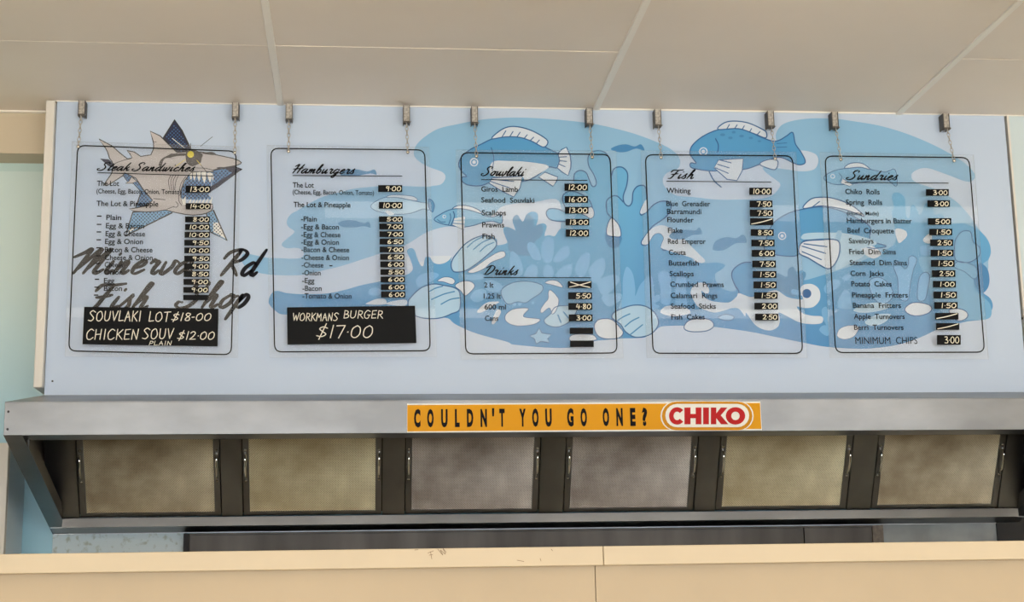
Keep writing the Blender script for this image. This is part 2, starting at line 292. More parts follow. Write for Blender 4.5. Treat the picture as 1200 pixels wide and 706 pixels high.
# print on the panel; coordinates are in enlargements of the artwork: origin x, y and magnification
CR = {'0': (0, 0, 1), 'A': (300, 150, 5.985), 'B': (300, 290, 5.985), 'C': (470, 130, 5.985), 'D': (470, 220, 8), 'E': (470, 300, 8),
      'F': (600, 130, 5.985), 'G': (600, 230, 8), 'H': (600, 310, 7.06), 'I': (790, 130, 5.985), 'J': (690, 200, 7.06), 'K': (730, 290, 7.06),
      'L': (850, 220, 7.06), 'M': (880, 310, 7.06), 'N': (970, 150, 5.985), 'O': (980, 240, 5.985), 'P': (980, 310, 5.985),
      'Q': (105, 130, 10.86), 'R': (190, 130, 10.86), 'S': (105, 185, 10.86), 'T': (190, 185, 10.86), 'U': (130, 225, 8),
      'Y': (510, 260, 4.154), 'Z': (740, 260, 4.155), 'X': (940, 110, 4.4115)}
ART = r'''@printed_water
P 0 s 485,178 488,170 497,161 513.5,151 537,145.4 563.6,140.4 587,138.4 612,137.9 650,140 692,144.7 725,151.7 750,159 775,169 789,177 796,185 797,192 793,199 783,202 777,209 779,219 792,229 812,231 840,234 865,234 891,233 905,229 914,219 913,214 905,208 897,202 894,197 900,195 910,197 924,199 940,201 954,198.5 959,190 957,182 949,178 939,176.5 925,178 913,171 909.5,163.4 910,155 917,146 932,141 954,138.7 980,139.5 997,141.7 1030.7,147.4 1064.7,157.6 1098.7,172.3 1128,189.3 1141.7,203 1140.6,211 1132.7,213 1116.8,207.5 1098.7,200.7 1085,197 1073.7,199.5 1068,206 1073.7,214 1098.7,223 1125,240 1147,268.4 1157,280 1161,291.8 1158.8,303.5 1140,330 1000,345 760,345 680,320 658,290 656,237 626,237 600,239.4 587,243 580,250 565,260 545,265.6 522,266 499,273 474,288 445,297.5 425,304 400,312 375,318 353,322.6 322,322.6 311,321.4 300,319 288,313 283,305 285,298 293,298 311,302 322,302.5 350,303 356,297 350,291 336,291 330,286.5 336,280 345,272 338,266 336,260 340,252 350,246 375,232 400,225 417,221 443,218.5 467,218 500,219 507,218 517,216 522,208.5 518.5,202 503,196 492,190 486,184
# paler mist on board 2 water
@printed_reef
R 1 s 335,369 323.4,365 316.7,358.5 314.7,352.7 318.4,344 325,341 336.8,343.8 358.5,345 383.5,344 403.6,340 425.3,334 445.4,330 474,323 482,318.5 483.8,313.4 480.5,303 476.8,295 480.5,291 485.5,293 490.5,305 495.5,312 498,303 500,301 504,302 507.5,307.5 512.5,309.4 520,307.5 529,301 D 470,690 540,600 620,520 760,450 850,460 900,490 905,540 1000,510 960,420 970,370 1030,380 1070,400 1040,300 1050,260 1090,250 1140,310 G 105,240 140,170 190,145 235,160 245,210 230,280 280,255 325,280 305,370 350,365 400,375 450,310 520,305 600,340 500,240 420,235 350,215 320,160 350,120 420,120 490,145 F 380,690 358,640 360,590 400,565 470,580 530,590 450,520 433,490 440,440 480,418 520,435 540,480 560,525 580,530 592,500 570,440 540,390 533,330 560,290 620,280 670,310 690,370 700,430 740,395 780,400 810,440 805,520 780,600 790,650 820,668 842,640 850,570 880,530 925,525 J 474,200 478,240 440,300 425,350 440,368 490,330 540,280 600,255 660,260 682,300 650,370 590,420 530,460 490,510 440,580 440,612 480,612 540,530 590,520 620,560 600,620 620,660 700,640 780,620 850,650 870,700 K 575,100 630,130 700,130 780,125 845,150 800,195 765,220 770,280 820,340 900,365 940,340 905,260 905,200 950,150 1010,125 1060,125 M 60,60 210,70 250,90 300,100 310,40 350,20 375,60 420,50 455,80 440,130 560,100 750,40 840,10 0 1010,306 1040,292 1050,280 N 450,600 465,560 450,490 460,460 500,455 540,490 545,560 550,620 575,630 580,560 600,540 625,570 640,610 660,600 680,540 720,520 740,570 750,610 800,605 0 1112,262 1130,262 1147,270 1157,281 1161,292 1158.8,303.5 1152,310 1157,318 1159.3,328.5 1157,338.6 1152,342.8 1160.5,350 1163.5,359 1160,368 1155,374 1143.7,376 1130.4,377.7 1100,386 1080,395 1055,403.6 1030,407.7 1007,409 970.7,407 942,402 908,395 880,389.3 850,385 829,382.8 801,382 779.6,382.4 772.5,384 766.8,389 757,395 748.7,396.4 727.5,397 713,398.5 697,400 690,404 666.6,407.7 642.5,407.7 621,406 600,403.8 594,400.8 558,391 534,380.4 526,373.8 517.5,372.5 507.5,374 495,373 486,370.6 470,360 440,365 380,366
@printed_outline
# outlines of coral fingers
O 2 l =.9 G 500,240 420,235 350,215 320,160 350,120 420,120 490,145
O 2 l =.9 F 380,690 358,640 360,590 400,565 450,570 510,600 550,640 570,705
O 2 l =.9 F 433,490 440,440 480,418 520,435 540,480 560,525 580,530 592,500 570,440 540,390 533,330 560,290 620,280 670,310 690,370
O 2 l =1 F 700,450 710,415 740,395 780,400 810,440 805,520 780,600 790,650 820,668 842,640 850,570 880,530 925,525 945,560
O 2 l =.9 F 780,640 740,600 700,600 665,630 660,680
O 2 l =.9 G 930,200 890,150 885,60
O 2 l =1 J 474,160 478,240 440,300 425,350 440,368 490,330 540,280 600,255 660,260 682,300 650,370 590,420 530,460 490,510 440,580 440,612 480,612 540,530 590,520 620,560 600,620 620,660 700,640 780,620 850,650 870,700
O 2 l =.9 K 940,340 905,260 905,200 950,150 1010,125 1060,125
O 2 l =.9 K 950,400 960,370 940,330
@printed_pebble
W 3 s G 888,360 895,270 930,205 970,230 1010,290 1020,375 960,380 x.8
D 2.5 s G 870,350 900,370 1020,380 1025,420 990,480 920,480 880,420
W 3 s G 650,160 690,130 740,100 768,140 765,190 735,210 700,190 x.6
W 2.2 s J 440,590 460,555 500,500 560,460 620,455 680,480 720,500 860,640 920,700 K 680,110 650,130 590,110 575,90 J 620,650 600,620 620,560 590,520 540,530 500,590 480,612 445,610
W 2.2 s J 425,350 440,300 478,240 482,330 450,355
@printed_leaf
L 3 s G 145,450 180,430 230,470 270,560 265,600 200,590 150,510
L 3 s G 275,550 285,440 330,385 385,400 395,470 375,600 320,630
L 3 s G 385,600 440,510 510,465 540,490 530,560 440,620
L 3 s G 590,704 620,600 680,540 725,535 730,600 705,704 650,760
L 3 s G 715,700 780,610 850,580 865,610 840,690 760,760
L 3 s G -10,530 40,540 80,600 105,704 60,760 -20,740
L 3 s H 100,90 130,30 170,0 210,30 205,100 150,115
L 3 s H 260,90 270,20 300,0 340,40 340,100 300,115
L 3 s H 360,90 420,20 490,0 495,60 470,105 400,115
L 3 s H 640,50 720,-10 770,-30 760,70 700,150 660,140
L 3 s H 700,150 780,100 850,85 890,120 850,190 760,260
L 3 s H 740,270 840,240 910,250 890,300 800,350
L 3 s H 915,150 930,60 955,20 1000,80 1020,200 1020,262 1060,170 1130,100 1160,110 1170,200 1165,400 900,400 915,260
L 3 s K 290,240 310,200 360,200 395,260 390,460 320,460 310,330
L 3 s K 440,260 480,240 520,260 520,330 530,440 520,540 440,540
L 3 s K 240,430 280,395 305,400 300,440 250,460
L 3 s K 255,490 280,475 305,490 280,508
L 3 s E 140,230 200,170 300,155 355,180 300,230 230,270 160,290
L 3 s E 650,390 690,330 760,310 800,340 790,400 700,435
L 3 s E 790,240 870,230 950,290 900,340 800,320
L 3 s E 560,170 640,180 760,170 780,210 700,225 600,220
L 3 s B 790,305 830,282 880,300 860,335 800,335
L 3 s M 605,190 660,130 730,130 730,180 660,230 620,240
L 3 s M 755,110 800,80 830,100 800,130 765,130
L 3 s M 720,350 740,260 780,210 820,240 830,320 828,370
L 3 s M 585,380 620,350 645,400 645,520 600,460
L 3 s M 565,540 600,505 650,520 640,590 600,580
L 3 s M 630,310 650,290 660,330 640,340
L 3 s M 330,225 350,205 400,220 400,250 350,250
L 3 s O 510,370 540,360 565,390 540,460 520,560 500,670 440,650 430,520 400,430 430,400 480,450 505,420 x.5
L 3 s O 580,520 620,475 655,500 640,600 620,670 570,660 x.5
L 3 s O 590,300 620,285 670,290 670,350 600,350
L 3 s O 230,540 300,510 370,560 400,640 330,700 260,650 x.5
M 2.6 s O 580,380 680,370 840,450 900,470 960,520 970,590 1020,640 1080,700 1080,790 980,810 800,790 700,700 620,500
M 3 s O 840,240 880,190 940,190 960,260 1005,300 1000,360 930,405 840,390 830,300 x.7
M 3.2 s O 850,400 920,410 980,440 990,500 960,520 900,470 830,440 x.5
D 3 s O 1010,410 1060,450 1075,530 1060,590 1020,620 975,570 965,520 985,450
S 2.2 s D 965,420 990,370 1050,390 1080,400 1045,300 1090,255 1140,320 1180,250 1240,290 1250,360 1310,340 1330,400 1310,460 1250,520 1300,620 1150,640 1020,600 1000,520
S 2.4 s M 215,80 250,85 300,110 305,50 340,20 370,50 390,90 440,60 455,90 430,150 410,220 350,270 280,240 220,200
@printed_shell|light ribbed shell shapes
p 4 s E 65,440 100,380 190,300 300,265 390,275 500,300 550,350 550,500 470,545 380,580 270,590 150,570 85,520 x.9
D 5 l =1 E 265,335 320,305 390,285
D 5 l =1 E 285,410 400,360 500,335
D 5 l =1 E 375,455 460,410 545,395
@printed_shell
p 4 s E 470,100 480,40 520,-20 600,-110 700,-170 800,-190 880,-150 890,-90 800,0 700,80 600,140 500,150 x.9
D 5 l =.9 D 620,560 690,500 760,465
D 5 l =.9 D 680,580 760,515 840,480
D 5 l =.9 D 740,600 800,545 870,515
@printed_shell
p 4 s 717.5,373 719,367 727.5,362.4 741.6,358 755.8,359 767,366.5 771.8,378 767,388 758.6,393.6 744.5,395.5 733,389 727,380 x.9
D 5 l =1 H 875,465 920,435 975,410
D 5 l =1 H 935,515 990,470 1050,440
D 5 l =1 H 975,585 1030,540 1080,500
@printed_shell
p 4 s Y 530,480 560,450 580,420 610,410 665,410 690,430 655,485 600,512 550,505 x.7
D 5 l =1.2 Y 598,455 612,490
D 5 l =1.2 Y 625,440 650,470
@printed_pebble
W 4 s E 625,150 700,100 800,30 900,-30 965,-40 970,10 850,60 780,120 680,160 x.5
W 4 s E 340,235 400,200 470,205 505,235 480,268 400,245 x.5
W 4 s E 505,280 570,240 650,240 690,280 660,330 600,375 560,330 x.6
P 4 s Y 320,340 370,300 450,290 520,310 515,345 470,375 440,395 400,390 350,400 x.6
L 4 o =9 Y 385,403
L 4 o =9 Y 412,400
L 4 o =7 Y 476,395
W 4 s Y 535,298 560,285 600,292 620,320 570,308 x.5
W 4 s Y 562,333 590,360 602,385 590,430 570,450 555,420 520,445 512,430 530,400 550,375 550,345 x.5
W 4 s Y 340,460 370,430 420,420 455,425 430,462 510,475 480,500 400,508 350,490 x.6
W 4 s Y 205,435 250,395 310,390 290,405 225,442
W 4 s Y 300,430 320,440 290,495 275,490
P 4 p Y 505,518 520,542 567,549 548,570 556,590 515,583 492,596 482,570 458,556 490,545 x.8
W 4 s H 680,520 700,470 750,450 830,460 900,530 920,570 880,610 780,617 710,590 x.8
W 4 s H 475,605 520,580 650,580 695,605 680,630 500,635 x.6
W 4 s K 310,540 350,490 430,485 520,500 560,540 500,562 400,570
W 4 s K 505,660 540,610 620,590 720,600 752,650 700,690 600,700 530,690 x.8
P 4 s K 790,578 850,555 920,575 890,605 820,600 x.6
W 4 s M 712,580 740,530 820,505 890,520 860,590 790,620 730,610 x.4
W 4 s P 480,315 520,275 580,268 650,285 670,315 640,345 570,362 510,350 x.8
W 4 s P 790,325 850,310 910,330 922,365 890,392 840,390 x.8
p 4 s P 205,400 280,355 380,350 350,400 280,430 220,425
p 4 s P 120,320 250,270 390,285 330,320 200,340
W 4 s B 775,400 800,380 850,362 905,365 905,400
W 4 s B 915,400 950,380 1050,368 1045,410
W 4 s O 415,172 480,180 497,215 470,250 435,265
W 4 s O 610,240 650,205 670,215 665,270 620,265
W 4 s O 130,295 170,275 250,290 310,330 310,355 260,378 200,350
W 4 s D 170,700 E 140,-20 150,20 185,90 210,90 215,30 235,5 270,5 290,40 330,75 400,70 460,30 480,-20 470,-60 300,-70 180,-50
W 3 s E 40,10 70,20 105,110 95,135 60,125 35,60
@printed_wave
W 4 s K 560,380 575,330 620,295 680,300 710,340 710,375 690,385 665,370 650,360 660,400 720,440 800,455 880,455 940,410 960,380 M 0,270 100,240 210,215 300,270 400,290 430,285 415,240 410,200 440,168 510,165 565,210 570,290 520,350 450,362 380,350 420,400 500,425 580,430 598,455 580,488 500,495 400,480 300,430 230,400 240,460 220,520 150,548 60,520 10,470 -40,400 K 1010,570 960,510 900,505 850,520 760,540 680,520 620,490 580,430
O 4.6 o =38 M 462,242
W 4.8 o =8 M 420,250
@printed_fish|large blue fish with white ridged fin at top centre
F 4 s C 405,385 420,330 480,275 560,235 640,197 730,182 830,183 930,210 1030,265 1100,300 1115,340 1100,400 1030,395 960,450 880,490 780,500 640,500 560,525 470,520 425,490 430,465 460,460 430,430 x.9
W 5 s C 640,360 760,352 900,360 1035,388 960,445 870,490 840,460 640,455
W 5 s C 635,195 700,135 770,110 860,120 950,155 1028,210 1000,255 920,215 830,186 730,183 x.9
O 6 l =.8 C 735,140 710,180
O 6 l =.8 C 785,145 762,182
O 6 l =.8 C 835,150 812,185
O 6 l =.8 C 885,168 862,195
O 6 l =.8 C 930,185 905,210
O 6 l =.8 C 970,205 950,228
W 5 p C 1100,300 1125,272 1160,255 1185,310 1192,360 1190,400 1172,455 1130,430 1095,400 1112,350 x.9
O 6 l =.8 C 1110,325 1160,322
O 6 l =.8 C 1112,350 1160,355
O 6 l =.8 C 1105,372 1150,392
W 5 p C 965,465 1010,430 1100,465 1090,495 1065,530 x.8
W 5 p C 617,508 640,470 850,458 835,540 790,605 700,560 x.8
O 6 l =.8 C 630,480 790,495
O 6 l =.8 C 625,495 760,540
W 5 o =30 C 512,360
F 5.5 o =22 C 512,360
W 6 o =13 C 512,360
O 6 l =.7 C 632,258 650,330 640,420
@printed_fish|deep blue spotted fish behind the Fish board
F 4 s I 110,290 130,240 200,180 300,135 400,120 500,135 600,180 690,212 740,205 790,175 832,152 850,230 890,290 918,345 910,372 860,375 760,330 700,332 600,375 490,410 380,400 280,422 140,405 112,385 120,365 155,368 120,320 x.9
W 5 s I 308,130 350,85 420,72 520,85 620,130 648,155 640,190 560,160 450,125 x.9
O 6 l =.8 I 388,96 370,126
O 6 l =.8 I 442,98 425,124
O 6 l =.8 I 492,105 478,130
O 6 l =.8 I 543,125 528,150
O 6 l =.8 I 602,146 582,168
D 5 o =18 =10 I 340,168
D 5 o =14 =9 I 418,150
D 5 o =16 =9 I 395,190
D 5 o =17 =9 I 473,177
D 5 o =15 =8 I 538,190
D 5 o =13 =6 I 598,213
W 5 o =30 I 205,285
F 5.5 o =22 I 205,285
W 6 o =13 I 205,285
W 5 p I 310,345 400,338 485,335 478,420 462,450 440,490 370,480 280,400 x.8
O 6 l =.8 I 320,345 400,365
O 6 l =.8 I 305,375 385,400
O 6 l =.8 I 290,400 380,438
W 5 s I 600,375 660,342 725,350 720,400 690,412 x.8
O 6 l =1 I 245,425 280,490 330,535
O 6 l =.9 I 290,195 310,240 305,290
O 6 l =.5 I 720,230 790,225
O 6 l =.5 I 720,255 790,253
@printed_fish|blue fish with fanned white fin between the Fish and Sundries boards
F 3.8 s L 325,515 340,420 375,330 430,265 540,205 650,178 800,160 950,190 1100,260 1200,330 O 240,250 350,290 290,305 L 1200,500 1000,450 900,435 650,440 600,560 420,557 x.8
p 4.5 s L 640,390 700,375 850,372 1000,380 1180,420 1250,470 1050,520 960,530 900,425 650,430
W 5 s L 645,172 700,100 780,80 900,90 1050,150 1150,240 1000,185 800,152 x.9
O 6 l =.8 L 720,160 780,115
W 5 s L 640,450 800,432 900,430 945,460 940,560 900,640 850,672 780,640 690,585 610,540 x1
O 6 l =.9 L 650,465 840,490
O 6 l =.9 L 635,485 830,545
O 6 l =.9 L 635,530 795,597
W 5 o =34 L 470,400
F 5.5 o =25 L 470,400
W 6 o =14 L 470,400
P 4.8 s O 0,200 40,195 20,280 20,380 -10,400
p 4.9 s O 40,330 130,290 200,350 100,410 0,460 10,390
@printed_fish|small striped fish between the second and third boards
M 4 s D 310,298 370,250 470,205 600,195 700,215 780,260 860,275 940,255 942,335 860,315 780,325 680,355 580,370 470,357 370,335 x.7
W 5 s D 480,200 530,170 620,170 720,205 755,245 640,210 540,197 x.7
W 5 p D 500,288 600,272 600,300 495,308
W 5 p D 495,312 598,308 596,340 490,330
W 5 p D 488,336 596,346 590,398 480,350 x.4
W 5 o =17 D 405,272
M 6 o =11 D 407,272
O 6 l =.6 D 340,300 375,322 415,322
O 6 l =.7 D 460,245 465,290 445,350
O 6 l =.9 D 490,225 500,270 470,350
@printed_fish|faint pale fish behind the Hamburgers prices
p 4 s A 805,550 850,510 920,485 1000,490 1100,510 1170,525 1205,530 1215,575 1170,570 1080,600 960,605 850,585 x.5
W 5 s A 915,488 960,470 1100,480 1125,512 1000,490 x.4
S 4 s D 262,110 290,120 312,160 308,200 295,230 275,215 255,170 x.5
W 5 s A 905,585 930,580 970,602 940,615
@printed_fish|small slate fish behind the Sundries heading
M 4 s X 113,430 160,400 230,385 300,378 370,395 430,405 477,390 490,440 485,478 430,440 360,450 260,465 180,470 130,455 x.6
W 5 s X 220,385 250,360 310,360 352,392 300,380 x.7
W 5 p X 210,440 262,470 245,478 200,462 x.4
W 5 o =12 X 158,427
M 6 o =8 X 158,427
O 6 l =.5 X 190,410 205,430 195,455
@fish_silhouette
S 3 s A 590,325 620,300 700,290 780,305 830,292 845,328 800,320 700,338 620,338
@fish_silhouette
S 3 s A 575,670 620,650 690,650 760,668 790,657 803,700 760,690 690,698 610,695
@fish_silhouette
D 3 s F 693,268 740,243 800,235 860,250 905,235 928,278 870,265 800,288 740,288
@fish_silhouette
S 3 s J 665,540 720,500 800,490 880,495 915,472 935,525 860,535 790,565 700,570
@fish_silhouette
S 3 s Z 395,130 410,95 460,75 510,80 545,62 560,102 510,105 450,138 410,140
@printed_star
N 1 p Q 1085,115 940,345 1050,470 1110,530 R 330,545 365,490 250,250 x1.3
B 1 p T 330,225 245,400 235,520 420,540 640,530 590,480 600,440 620,370 640,180 450,200
B 1 p T 1020,145 925,112 640,165 630,390 x.6
N 1.3 p T 1020,145 920,110 780,130 830,160 890,190 620,365 600,445 720,370
N 1.3 p S 130,10 240,20 330,90 300,125 240,105
B 1 p S 425,225 455,195 510,205 620,320 690,420 660,440 560,330 480,300 x.6
B 1 p S 655,435 700,430 800,545 680,640 585,640 x.9
b 1 p U 205,190 560,165 575,195 130,415 150,370 x1.1
b 1 p U 895,200 960,170 1088,458 930,375 915,300 x1.1
w 1.2 p U 960,285 1010,290 1075,440 960,375
w 1.2 p U 190,330 250,335 150,395
N 1.5 d =4.2 =.9 U 215,200 555,180 560,195 150,395 165,360
N 1.5 d =4.2 =.9 U 905,210 955,190 1070,440 935,370
N 1.5 d =4.4 =1.1 T 330,250 255,400 250,510 420,530 600,520 590,470 600,430 620,300 640,200 450,260
N 1.5 d =4.4 =1.1 T 650,190 880,150 860,210 640,380
N 1.5 d =4.2 =1 S 655,445 700,440 780,545 680,630 600,620
N 1.5 d =4.2 =1 S 430,225 505,210 640,370 560,330
f 1.5 d =4.2 =.8 Q 1085,170 960,345 1060,460 1130,520 R 300,500 330,470 200,220
@printed_shark|cartoon grey shark in dark sunglasses with open toothy jaws
G 2.5 p 116,163 131.7,171.4 140,179 149.2,186.2 154.7,185.2 152,180 148.7,176.5 157.5,178.3 164.9,183.4 176.8,181.6 180,174.2 180,168 178.7,163 175.9,153.8 187.9,159.5 197,168.7 207.2,178.8 220,178 236,178.3 253.5,181.6 272.9,185.7 280.2,188.5 283,190.8 282,192 276.6,194.2 260,197 249,199.7 249.9,201.5 226.8,201.6 221.3,205.3 215.8,212.6 212.6,221.8 212,231 214,238.4 217.6,241.2 232,241 249,239.3 249.4,243.8 247.5,247.5 242,250 236,251.5 226,252.3 217.5,251.5 203.8,248.8 193.8,246.3 183.8,247.9 171.3,248.4 157.5,247.8 151.3,245 160,243.8 172.5,241.3 178.8,235 167.6,221.8 159.3,209 152.9,205.7 145.5,202.5 144,206 132.6,213.5 125,217.8 121.6,217.2 125.5,211 129,206.2 131,203 131.7,198.8 133.5,195.5 131,189 128.5,186 126,178 123.4,173.3 x.75
G 2.6 p S 455,325 500,300 535,245 600,300 540,325 x.5
K 3.2 l =.5 S 310,95 340,65 440,30 530,10
g 4 s R 300,545 330,500 390,500 450,510 515,555 505,600 490,660 T 440,90 400,106 370,105 330,85 310,60 R 300,600
g 4 s R 300,540 120,545 60,560 Q 1030,550 920,610 880,680 890,705 915,705 940,630 990,600 1100,605 R 100,600 200,575 300,570
g 4 s R 505,540 570,528 640,525 690,555 640,562 560,552
Y 5 o =43 R 362,555
w 5 l =.5 R 130,350 280,470
K 5 l =.4 R 640,330 490,450
Y 5 l =.45 T 300,20 170,110
Y 5 l =.4 T 440,30 500,100
K 5 l =.5 T 490,90 570,185
K 5 l =.5 R 363,415 363,490
w 3.2 p T 345,190 385,180 375,280 358,270
w 3.2 p T 385,185 435,180 430,240 412,295 395,250
w 3.2 p T 440,185 495,180 490,240 470,305 450,250
w 3.2 p T 497,190 530,175 565,185 560,260 537,328 515,270
w 3.2 p T 568,195 610,185 640,200 630,260 608,318 585,260
w 3.2 p T 640,190 655,240 650,300 640,270
w 3.2 p T 240,510 262,540 300,490 300,605 265,600
w 3.2 p T 330,580 370,515 365,585
w 3.2 p T 375,585 415,520 405,585
w 3.2 p T 415,585 455,520 445,585
w 3.2 p T 455,585 495,515 485,585
w 3.2 p T 495,585 545,510 530,585
w 3.2 p T 540,585 590,505 575,585
w 3.2 p T 590,585 640,490 628,585
K 3.6 l =.4 T 390,182 385,250
K 3.6 l =.4 T 437,182 435,250
K 3.6 l =.4 T 496,180 495,250
K 3.6 l =.4 T 565,185 560,260
K 3.6 l =.5 T 340,220 400,182 640,178 655,200
K 3.2 l =.5 T 110,225 80,300 100,410
K 3.2 l =.5 T 140,225 110,300 125,415
K 3.2 l =.5 T 175,225 140,300 150,420
K 3.2 l =.5 T 215,215 175,300 160,410
K 3.2 l =.5 T 300,240 240,330 215,450 215,550 250,605
K 3.2 l =.5 T 175,560 205,600 180,630 150,625
K 3.2 l =.5 T 60,655 150,620
K 3.2 l =.6 S 815,520 960,535
K 3.2 l =.5 T 430,130 560,135 640,160
K 3.2 l =.9 T 700,130 760,125 790,150
K 3.2 l =.4 Q 820,395 850,397
'''
def T_panel(layer):
    Y = -.0004-.0004*layer
    return lambda x, y: tuple(onY(x, y, Y))
def build_art():
    mb = None; name = None; lab = None
    def flush():
        if mb is not None and mb.f: mb.build(name, panel, flat=True, **({'label': lab} if lab else {}), **({'kind': 'stuff'} if name == 'printed_outline' else {}))
    for ln in ART.strip().splitlines():
        ln = ln.strip()
        if not ln or ln[0] == '#': continue
        if ln[0] == '@':
            flush(); q = ln[1:].split('|'); name = q[0]; lab = q[1] if len(q) > 1 else None; mb = MB(); continue
        # fields: ink layer mode points...   mode: s smooth fill, p straight fill, l line, c closed line, o ellipse, d dots; x<w> adds outline
        q = ln.split(); ink, lay, mode = q[0], float(q[1]), q[2]; pts = []
        if name in ('printed_leaf', 'printed_pebble', 'printed_star') and mb.f:
            mb.build(name, panel, flat=True); mb = MB()
        crop = '0'; ow = None; args = []
        for t in q[3:]:
            if ',' in t:
                a, b = t.split(',')[:2]; c = CR[crop]; pts.append((c[0]+float(a)/c[2], c[1]+float(b)/c[2]))
            elif t[0] == 'x': ow = float(t[1:])*1.5
            elif t[0] == '=': args.append(float(t[1:]))
            else: crop = t
        T = T_panel(lay); T2 = T_panel(lay+.5); m = 'ink_'+ink
        if name in ('printed_leaf', 'printed_pebble'): kk = build_art.k = getattr(build_art, 'k', 0)+1; lay += .008*(kk % 50); T = T_panel(lay); T2 = T_panel(lay+.5)
        if mode in 'sp':
            p = smoothp(pts) if mode == 's' else pts
            if len(args): # clip helper unused
                pass
            fillpoly(mb, p, m, T)
            if ow: ribbon(mb, p, lambda a, t: ow/2, 'ink_K' if name in ('printed_shark', 'printed_star') else 'ink_O', T2, True)
        elif mode == 'l': ribbon(mb, smoothp(pts, False) if len(pts) > 2 else pts, lambda a, t: args[0]*.72, m, T)
        elif mode == 'c': ribbon(mb, smoothp(pts), lambda a, t: args[0]/2, m, T, True)
        elif mode == 'o':
            k = CR[crop][2]
            for (x, y) in pts: 
                rx = args[0]/k; ry = (args[1] if len(args) > 1 else args[0])/k
                fillpoly(mb, [(x+rx*math.cos(a*math.pi/8), y+ry*math.sin(a*math.pi/8)) for a in range(16)], m, T)
        elif mode == 'd':        # halftone dots inside polygon: spacing, radius
            s_, r_ = args[0], args[1]; x0 = min(p[0] for p in pts); x1 = max(p[0] for p in pts); y0 = min(p[1] for p in pts); y1 = max(p[1] for p in pts)
            i = 0; y = y0
            while y < y1:
                x = x0+(s_/2 if i % 2 else 0)
                while x < x1:
                    if inside(x, y, pts): fillpoly(mb, [(x+r_*math.cos(a*math.pi/3), y+r_*math.sin(a*math.pi/3)) for a in range(6)], m, T)
                    x += s_
                y += s_/2; i += 1
    flush()
build_art()

# ---------------------------------------------------------------- lettering
BR = {  # brush script, x-height 1; strokes separated by |, advance last
 'a': '.75,.85 .5,1 .15,.7 .05,.25 .25,0 .5,.25 .78,.9|.8,.95 .7,.3 .82,0 1.0,.25;.95',
 'b': '.1,.3 .4,1.4 .48,2.0 .32,1.9 .15,.9 .15,.2 .35,0 .62,.3 .62,.8 .4,.95 .25,.6;.8',
 'c': '.65,.8 .5,1 .15,.6 .15,.15 .4,0 .75,.25;.7', 'd': '.7,.85 .5,1 .12,.6 .08,.15 .3,0 .62,.4|.95,2.0 .78,1 .68,.2 .85,0 1.05,.25;1.0',
 'e': '.1,.4 .5,.6 .6,.9 .4,1 .12,.6 .12,.15 .35,0 .75,.3;.7', 'g': '.75,.85 .5,1 .15,.7 .08,.25 .28,.05 .6,.4|.8,.95 .62,-.4 .35,-.9 .12,-.7 .45,-.2 1.0,.25;.95',
 'h': '.1,.3 .42,1.6 .48,2.0 .32,1.8 .1,0|.1,.2 .42,.9 .6,.95 .6,.5 .6,.1 .75,0 .95,.25;.9', 'i': '.2,.95 .1,.3 .2,0 .45,.25|.33,1.45 .36,1.55;.42',
 'k': '.45,2 .22,1 .1,0|.68,.95 .35,.5 .2,.5 .5,.5 .55,.1 .7,0 .9,.25;.85', 'l': '.1,.3 .42,1.6 .48,2 .3,1.7 .12,.4 .22,0 .45,.25;.42',
 'm': '.12,.95 .15,.5 .06,0|.1,.2 .38,.9 .52,.8 .43,0|.45,.2 .8,.92 .92,.75 .83,.15 .95,0 1.15,.25;1.15',
 'n': '.12,.95 .15,.5 .06,0|.1,.2 .4,.9 .56,.85 .5,.15 .65,0 .85,.25;.85', 'o': '.45,1 .12,.6 .12,.15 .35,0 .66,.4 .65,.9 .45,1 .6,.82 .9,.9;.82',
 'p': '.2,1.0 .1,.2 -.05,-.9|.1,.2 .4,1 .65,.8 .6,.3 .35,0 .12,.2;.85', 'r': '.1,.8 .25,1.1 .32,.9 .55,.95 .45,.4 .5,.05 .65,0 .8,.25;.72',
 's': '.0,.2 .45,1.1 .38,.8 .52,.3 .35,0 .05,.1;.6', 't': '.4,1.7 .2,.6 .15,.1 .3,0 .55,.25|.05,1.1 .55,1.15;.5',
 'u': '.15,.95 .1,.3 .2,0 .45,.3 .7,.95|.7,.95 .62,.2 .75,0 .95,.25;.9', 'v': '.1,.9 .13,.1 .3,0 .6,.5 .62,1 .9,.85;.75',
 'w': '.15,.95 .1,.2 .25,0 .5,.5 .55,.9 .48,.2 .65,0 .95,.5 .95,1 1.15,.9;1.1',
 'S': '1.1,1.6 1.15,1.9 .85,2.05 .5,1.85 .42,1.45 .75,1.05 .9,.6 .65,.1 .2,-.05 -.15,.15 -.1,.42 .12,.4;1.3', 'H': '-.05,1.5 .45,2 .38,1.2 .15,0|1.25,2 1.0,1 .85,0|-.1,.9 .6,1.0 1.35,1.2;1.3',
 'D': '.5,1.9 .35,1 .2,.1|-.1,1.5 .5,2.05 1.2,1.7 1.2,.8 .6,.05 0,.1;1.4', 'F': '-.15,1.4 .05,1.85 .7,1.85 1.4,1.98|.75,1.85 .55,1 .35,.1 .0,.0|.1,.9 .5,.95 .95,1.1;1.1',
 'M': '-.35,1.25 .1,1.6 .38,1.9 .38,1.5 .15,0|.2,.25 .9,1.8 .98,1.6 .72,0|.8,.3 1.5,1.9 1.42,1.2 1.28,.2 1.45,0 1.75,.3;1.75',
 'R': '-.15,1.3 .1,1.8 .8,2.0 1.25,1.7 1.05,1.2 .45,.95|.75,1.95 .5,1 .2,0|.45,.95 .85,.5 1.25,0;1.35'}
